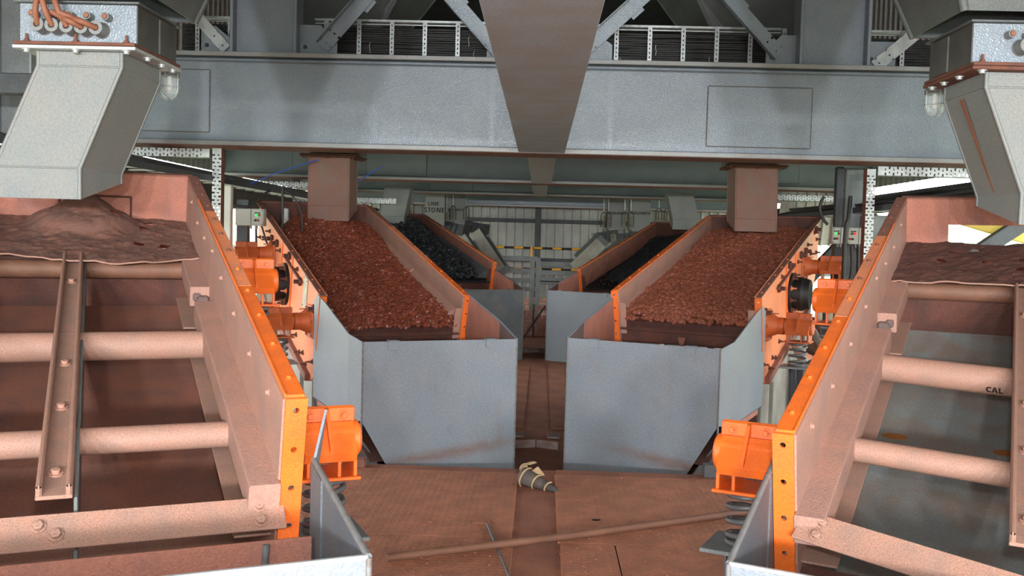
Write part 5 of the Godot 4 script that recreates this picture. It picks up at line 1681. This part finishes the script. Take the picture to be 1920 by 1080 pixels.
func hanger(label: String, at: Vector3, h: float) -> void:      # rod, shackle, spring in a stirrup, chain below
	var t := thing("spring_hanger", label, "spring hanger", at)
	obj("rod", Shape.new().tube([Vector3(0, h, 0), Vector3(0.012, h * 0.62, 0)], 0.016, 8), M.galv, t)
	obj("eye", Shape.new().lathe([Vector2(0.0, 0.03), Vector2(0.03, 0.0), Vector2(0.0, -0.03)], 10, Transform3D(Basis(), Vector3(0.012, h * 0.62, 0))), M.galv, t)
	var st := []
	for i in 15:
		var a := PI * i / 14.0
		st.append(Vector3(0.012 - 0.085 * cos(a), h * 0.48 + 0.11 * sin(a), 0))
	st.push_front(Vector3(-0.073, h * 0.2, 0))
	st.append(Vector3(0.097, h * 0.2, 0))
	obj("stirrup", Shape.new().tube(st, 0.014, 8), M.dark_steel, t)
	obj("cross_bar", Shape.new().box(Vector3(0.012, h * 0.2, 0), Vector3(0.22, 0.028, 0.07), 0.004), M.spring, t)
	obj("hanger_spring", Shape.new().helix(0.034, 0.010, h * 0.22, h * 0.46, 5.0, 6), M.brass, t, Transform3D(Basis(), Vector3(0.012, 0, 0)))
	obj("core_rod", Shape.new().tube([Vector3(0.012, h * 0.05, 0), Vector3(0.012, h * 0.5, 0)], 0.012, 6), M.spring, t)
	for i in 3:
		var lp := []
		for k in 17:
			var a := TAU * k / 16.0
			var q := Vector3(0.028 * cos(a), 0.045 * sin(a), 0)
			if i % 2:
				q = Vector3(0, q.y, q.x)
			lp.append(q + Vector3(0.012, h * 0.1 - i * 0.07, 0))
		obj("chain_link", Shape.new().tube(lp, 0.009, 6, false), M.dark_steel, t)


func cover(label: String, c: Vector3, ang: float, l: float, w: float, s: float) -> void:
	var t := thing("chute_cover", label, "chute cover", c)
	var X := Transform3D(Basis(Vector3.BACK, ang) * Basis(Vector3.RIGHT, 0.3), Vector3.ZERO)
	obj("lid", Shape.new().box(Vector3.ZERO, Vector3(l, w, 0.02), 0.004), M.cream, t, X)
	obj("lid_edge", Shape.new().box(Vector3(0, s * (w * 0.5 + 0.012), -0.06), Vector3(l, 0.03, 0.15), 0.005), M.dark_steel, t, X)
	obj("lower_duct", Shape.new().box(Vector3(l * 0.2, -0.02, -0.25), Vector3(l * 0.9, w * 0.9, 0.4), 0.01), M.frame_grey, t, X)
	obj("support_leg", Shape.new().tube([Vector3(0, -0.2, -0.3), Vector3(0, -c.y, -0.3)], 0.03, 8), M.frame_grey, t)
	obj("handle", Shape.new().tube([Vector3(-0.1, s * (w * 0.5 + 0.02), 0.0), Vector3(-0.1, s * (w * 0.5 + 0.02) + s * 0.07, 0.03), Vector3(0.12, s * (w * 0.5 + 0.02) + s * 0.07, 0.03), Vector3(0.12, s * (w * 0.5 + 0.02), 0.0)], 0.012, 8), M.dark_steel, t, X)


# ---------------------------------------------------------------- walkway and what lies on it

func floor_things() -> void:
	var t := thing("walkway", "raised chequer-plate walkway covered in red-brown dust", "walkway", Vector3(0, 0, 0))
	var plates := [
		[-6.75, -0.19, -9.6, -9.42, M.floor_dirt], [-6.75, -0.165, -9.41, -7.335, M.floor], [-6.75, -0.15, -7.325, -5.0, M.floor], [-6.75, -0.15, -4.99, 6.0, M.floor],
		[0.205  , 6.75, -9.62, -9.42, M.floor_dirt], [0.19  , 6.75, -9.41, -7.285, M.floor], [0.205, 0.62, -7.275, -5.0, M.floor], [0.63  , 6.75, -7.275, -5.0, M.floor], [0.2  , 6.75, -4.99, 6.0, M.floor],
	]
	for p: Array in plates:
		obj("floor_plate", Shape.new().box(Vector3((p[0] + p[1]) * 0.5, FLOOR - 0.006, (p[2] + p[3]) * 0.5), Vector3(p[1] - p[0], 0.012, absf(p[3] - p[2])), 0.003), p[4], t, Transform3D(Basis(Vector3.BACK, rng.randf_range(-0.0006, 0.0006)), Vector3.ZERO))
	obj("centre_strip", Shape.new().box(Vector3(0.02, FLOOR - 0.022, -1.8), Vector3(0.46, 0.01, 15.7), 0.002), M.floor_dirt, t)
	obj("support_beam", Shape.new().box(Vector3(-3.4, 0.135, -1.8), Vector3(6.6, 0.27, 15.5), 0.004).box(Vector3(3.45, 0.135, -1.8), Vector3(6.5, 0.27, 15.5), 0.004), M.dark_rust, t)
	# curb bar behind the plates at the left and right
	tag(obj("curb_bar", Shape.new().box(Vector3(-2.2, FLOOR + 0.03, -9.5), Vector3(1.0, 0.1, 0.12), 0.006, Transform3D()), M.brown_dust), "dusty steel curb bar at the walkway's rear edge, left", "curb")
	tag(obj("curb_bar", Shape.new().box(Vector3(2.15, FLOOR + 0.065, -9.55), Vector3(0.95, 0.13, 0.12), 0.006), M.bin_dark), "grey steel curb bar at the walkway's rear edge, right", "curb")
	# kick plates in a shallow V across the aisle
	for k in 4:
		var s: float = [-1.0, 1.0][k % 2]
		var z: float = [-12.0, -12.0, -22.3, -22.3][k]
		tag(obj("kick_plate", Shape.new().box(Vector3(0, 0.05, 0), Vector3(0.46 if k > 1 else 0.30, 0.10, 0.012), 0.002), M.kick, self, Transform3D(Basis(Vector3.UP, -s * 0.42), Vector3(s * (0.21 if k > 1 else 0.145), 0.0, z + 0.02))), ["left grey kick plate of the nearer V between the middle hoppers", "right grey kick plate of the nearer V between the middle hoppers", "left kick plate of the farther V between the far hoppers", "right kick plate of the farther V between the far hoppers"][k], "kick plate")
	for k in 2:
		tag(obj("floor_pad", Shape.new().box(Vector3([-0.24, 0.23][k], 0.012, -12.75), Vector3(0.16, 0.024, 0.3), 0.004), M.kick), ["left pale square plate on the aisle floor behind the kick plates", "right pale square plate on the aisle floor behind the kick plates"][k], "floor plate")
	# conveyor cover strips along the aisle floor
	for k in 2:
		tag(obj("floor_strip", Shape.new().box(Vector3([-0.33, 0.36][k], 0.008, -16.5), Vector3(0.3, 0.016, 6.5), 0.003), M.floor_dirt), ["left dusty strip plate along the aisle floor", "right dusty strip plate along the aisle floor"][k], "floor plate")
	# rusty pipe and a thin rod on the walkway
	tag(obj("loose_pipe", Shape.new().tube([Vector3(-1.03, FLOOR + 0.034, -6.68), Vector3(0.3, FLOOR + 0.034, -7.35), Vector3(2.0, FLOOR + 0.034, -8.3)], 0.03, 14), M.rust_pipe), "long rusty pipe lying across the walkway", "pipe")
	tag(obj("loose_rod", Shape.new().tube([Vector3(-0.375, FLOOR + 0.012, -7.66), Vector3(-0.145, FLOOR + 0.012, -6.4)], 0.011, 8), M.spring), "thin steel rod lying under the rusty pipe", "rod")
	tag(obj("scrap_plate", Shape.new().box(Vector3(-0.43, FLOOR + 0.006, -7.75), Vector3(0.13, 0.012, 0.14), 0.002), M.floor_dirt), "small square scrap of plate at the end of the thin rod", "scrap")
	rolled_rag()
	# lumps and crumbs of ore on the plates
	var r := RandomNumberGenerator.new()
	r.seed = 77
	var mm := MultiMesh.new()
	mm.transform_format = MultiMesh.TRANSFORM_3D
	mm.mesh = pebble_mesh(555, 6)
	var n := 700
	mm.instance_count = n
	for i in n:
		var a := r.randf()
		var x := -1.9 + 1.6 * pow(a, 1.4) if i % 3 else r.randf_range(0.2, 2.0)
		var z := r.randf_range(-9.4, -6.3)
		var q := r.randf_range(0.003, 0.011) * (2.0 if r.randf() > 0.97 else 1.0)
		mm.set_instance_transform(i, Transform3D(Basis(Vector3.UP, r.randf() * TAU).scaled(Vector3.ONE * q), Vector3(x, FLOOR + q * 0.4, z)))
	var o := MultiMeshInstance3D.new()
	o.name = "ore_crumbs"
	o.multimesh = mm
	o.material_override = M.floor_dirt
	add_child(o)
	tag(o, "scattered crumbs of red-brown ore on the walkway plates", "ore crumbs")
	stuff(o)
	for q: Array in [[Vector3(0.52, FLOOR + 0.004, -7.9), "dark torn scrap lying on the right walkway plates"], [Vector3(0.30, FLOOR + 0.006, -7.52), "crumpled pale foil scrap beside the rusty pipe"], [Vector3(0.56, FLOOR + 0.006, -7.56), "second pale scrap beside the rusty pipe"]]:
		var m := put("litter", pebble_mesh(700 + int(q[0].x * 100), 7), M.black if q[1].begins_with("dark") else M.galv, self, Transform3D(Basis.from_scale(Vector3(0.045, 0.008, 0.016)), q[0]))
		tag(m, q[1], "scrap")


func rolled_rag() -> void:      # strip of worn conveyor cloth rolled into a cone, its loose end curling up
	var t := thing("rolled_rag", "grey and cream strip of worn cloth rolled up on the middle strip", "rag", Vector3(-0.13, FLOOR - 0.017, -9.03), 0.0)
	var a := Vector3(0.02, 0.088, 0.0)
	var b := Vector3(0.34, 0.022, 0.24)
	var cuts := [0.0, 0.3, 0.62, 1.0]
	var sh := [M.rag, M.rag, M.rag_dark]
	for i in 3:
		var r0 := lerpf(0.088, 0.018, cuts[i]) * (1.0 + 0.07 * i)
		var r1 := lerpf(0.088, 0.018, cuts[i + 1]) * (1.0 - 0.03 * i)
		obj("cloth_turn", Shape.new().tube([a.lerp(b, cuts[i]), a.lerp(b, (cuts[i] + cuts[i + 1]) * 0.5), a.lerp(b, cuts[i + 1] + 0.02)], r0, 16, true, r1), sh[i], t)
	for i in 3:
		var edges := Shape.new()
		var c := a.lerp(b, [0.02, 0.34, 0.66][i])
		var d := (b - a).normalized()
		var x := d.cross(Vector3.UP).normalized()
		var y := x.cross(d)
		var rr: float = lerpf(0.09, 0.02, [0.02, 0.34, 0.66][i]) * 1.09
		var path := []
		for k in 15:
			var an := PI * (-0.9 + 1.5 * k / 14.0)
			path.append(c + (x * cos(an) + y * sin(an)) * rr + d * 0.05 * (k / 14.0))
		edges.tube(path, 0.008, 6)
		obj("cream_edge", edges, M.rag_light, t)
	var fl := Shape.new()      # the loose flap
	var prev := []
	for i in 9:
		var an := lerpf(-0.4, 2.3, i / 8.0)
		var c := Vector3(0.06 - 0.055 * cos(an), 0.165 + 0.05 * sin(an), -0.02)
		var row := [c + Vector3(-0.02, 0, 0.05), c + Vector3(0.05, 0.0, -0.05)]
		if i:
			fl.plate([prev[0], prev[1], row[1], row[0]], 0.005)
		prev = row
	obj("loose_flap", fl, M.rag_light, t)
	obj("fold", Shape.new().prism([Vector2(-0.08, 0.0), Vector2(0.09, 0.0), Vector2(0.02, 0.075)], -0.03, 0.0, Transform3D(Basis(Vector3.UP, -0.4), Vector3(0.13, 0.115, 0.04))), M.rag_light, t)


# ---------------------------------------------------------------- outside

func outside() -> void:
	struct("floor_outside", Shape.new().box(Vector3(0, -0.35, -20), Vector3(160, 0.2, 160), 0.0), M.grass)
	# awning sheet and gantry rail in the right opening
	var aw := Shape.new()
	aw.st.append_from(corrugated(-0.9, 0.9, -0.6, 0.6, 0.2, 0.05).st.commit(), 0, Transform3D(Basis(Vector3.RIGHT, 0.3), Vector3(6.0, 3.25, -21.0)))
	tag(obj("awning_sheet", aw, M.cream), "pale corrugated awning sheet outside the right opening", "awning")
	tag(obj("gantry_rail", Shape.new().box(Vector3(0, 0.13, 0), Vector3(1.5, 0.26, 0.06), 0.01, Transform3D(Basis(Vector3.BACK, -0.26), Vector3(6.15, 2.895, -13.6))), M.yellow_rail), "yellow sloping rail seen through the cut-out of the nearest right screen", "rail")
	tag(obj("outer_brace", Shape.new().box(Vector3.ZERO, Vector3(3.2, 0.2, 0.12), 0.01, Transform3D(Basis(Vector3.BACK, 0.62), Vector3(6.16, 2.80, -13.2))), M.dark_steel), "dark brace slanting behind the cut-out of the nearest right screen", "brace")
	var r := RandomNumberGenerator.new()
	r.seed = 31
	var kinds := []
	for k in 3:
		kinds.append(crown(k))
	var spots := [[11.0, -13.0, 1.0], [13.5, -17.0, 1.2], [11.5, -21.0, 0.9], [14.0, -25.0, 1.3], [12.0, -30.0, 1.1], [17.0, -21.0, 1.5], [18.0, -14.0, 1.4], [16.0, -34.0, 1.4], [-13.0, -24.0, 1.1], [-15.0, -31.0, 1.3], [-12.5, -37.0, 1.0]]
	var words := ["nearest pale tree beyond the right opening", "second pale tree beyond the right opening", "low pale tree in line with the right ore chute", "tall pale tree behind the right awning", "pale tree right of the far cladding", "broad tree in the second row on the right", "broad tree at the rear behind the nearest right tree", "farthest tree on the right", "nearest tree beyond the left opening", "tall tree beyond the left opening", "farthest tree on the left"]
	for i in spots.size():
		var q: Array = spots[i]
		var t := thing("tree", words[i], "tree", Vector3(q[0], -0.25, q[1]))
		var k: float = q[2]
		obj("trunk", Shape.new().tube([Vector3(0, 0, 0), Vector3(0.05, 0.9, 0.03), Vector3(0.0, 1.9, 0.0)], 0.13 * k, 8, true, 0.06), M.dark_rust, t)
		var mm: MultiMesh = kinds[i % 3]
		var o := MultiMeshInstance3D.new()
		o.name = "crown"
		o.multimesh = mm
		o.material_override = M.leaf_hazed
		o.transform = Transform3D(Basis(Vector3.UP, i * 1.3).scaled(Vector3.ONE * k), Vector3(0, 1.9 * k, 0))
		stuff(o)
		t.add_child(o, true)


func crown(k: int) -> MultiMesh:
	var r := RandomNumberGenerator.new()
	r.seed = 900 + k
	var s := Shape.new()
	s.face([Vector3(-0.09, 0, 0), Vector3(0, 0.02, 0.12), Vector3(0.09, 0, 0), Vector3(0, 0.02, -0.12)], Vector3.UP)
	var mm := MultiMesh.new()
	mm.transform_format = MultiMesh.TRANSFORM_3D
	mm.mesh = s.st.commit()
	var n := 2200
	mm.instance_count = n
	var blobs := []
	for i in 9:
		blobs.append([Vector3(r.randf_range(-1.0, 1.0), r.randf_range(-1.1, 1.1), r.randf_range(-1.0, 1.0)), r.randf_range(0.6, 1.0)])
	for i in n:
		var b: Array = blobs[i % 9]
		var d: Vector3 = Vector3(r.randfn(), r.randfn(), r.randfn()).normalized() * b[1] * pow(r.randf(), 0.3)
		mm.set_instance_transform(i, Transform3D(Basis.from_euler(Vector3(r.randf() * TAU, r.randf() * TAU, r.randf() * TAU)), b[0] + d))
	return mm
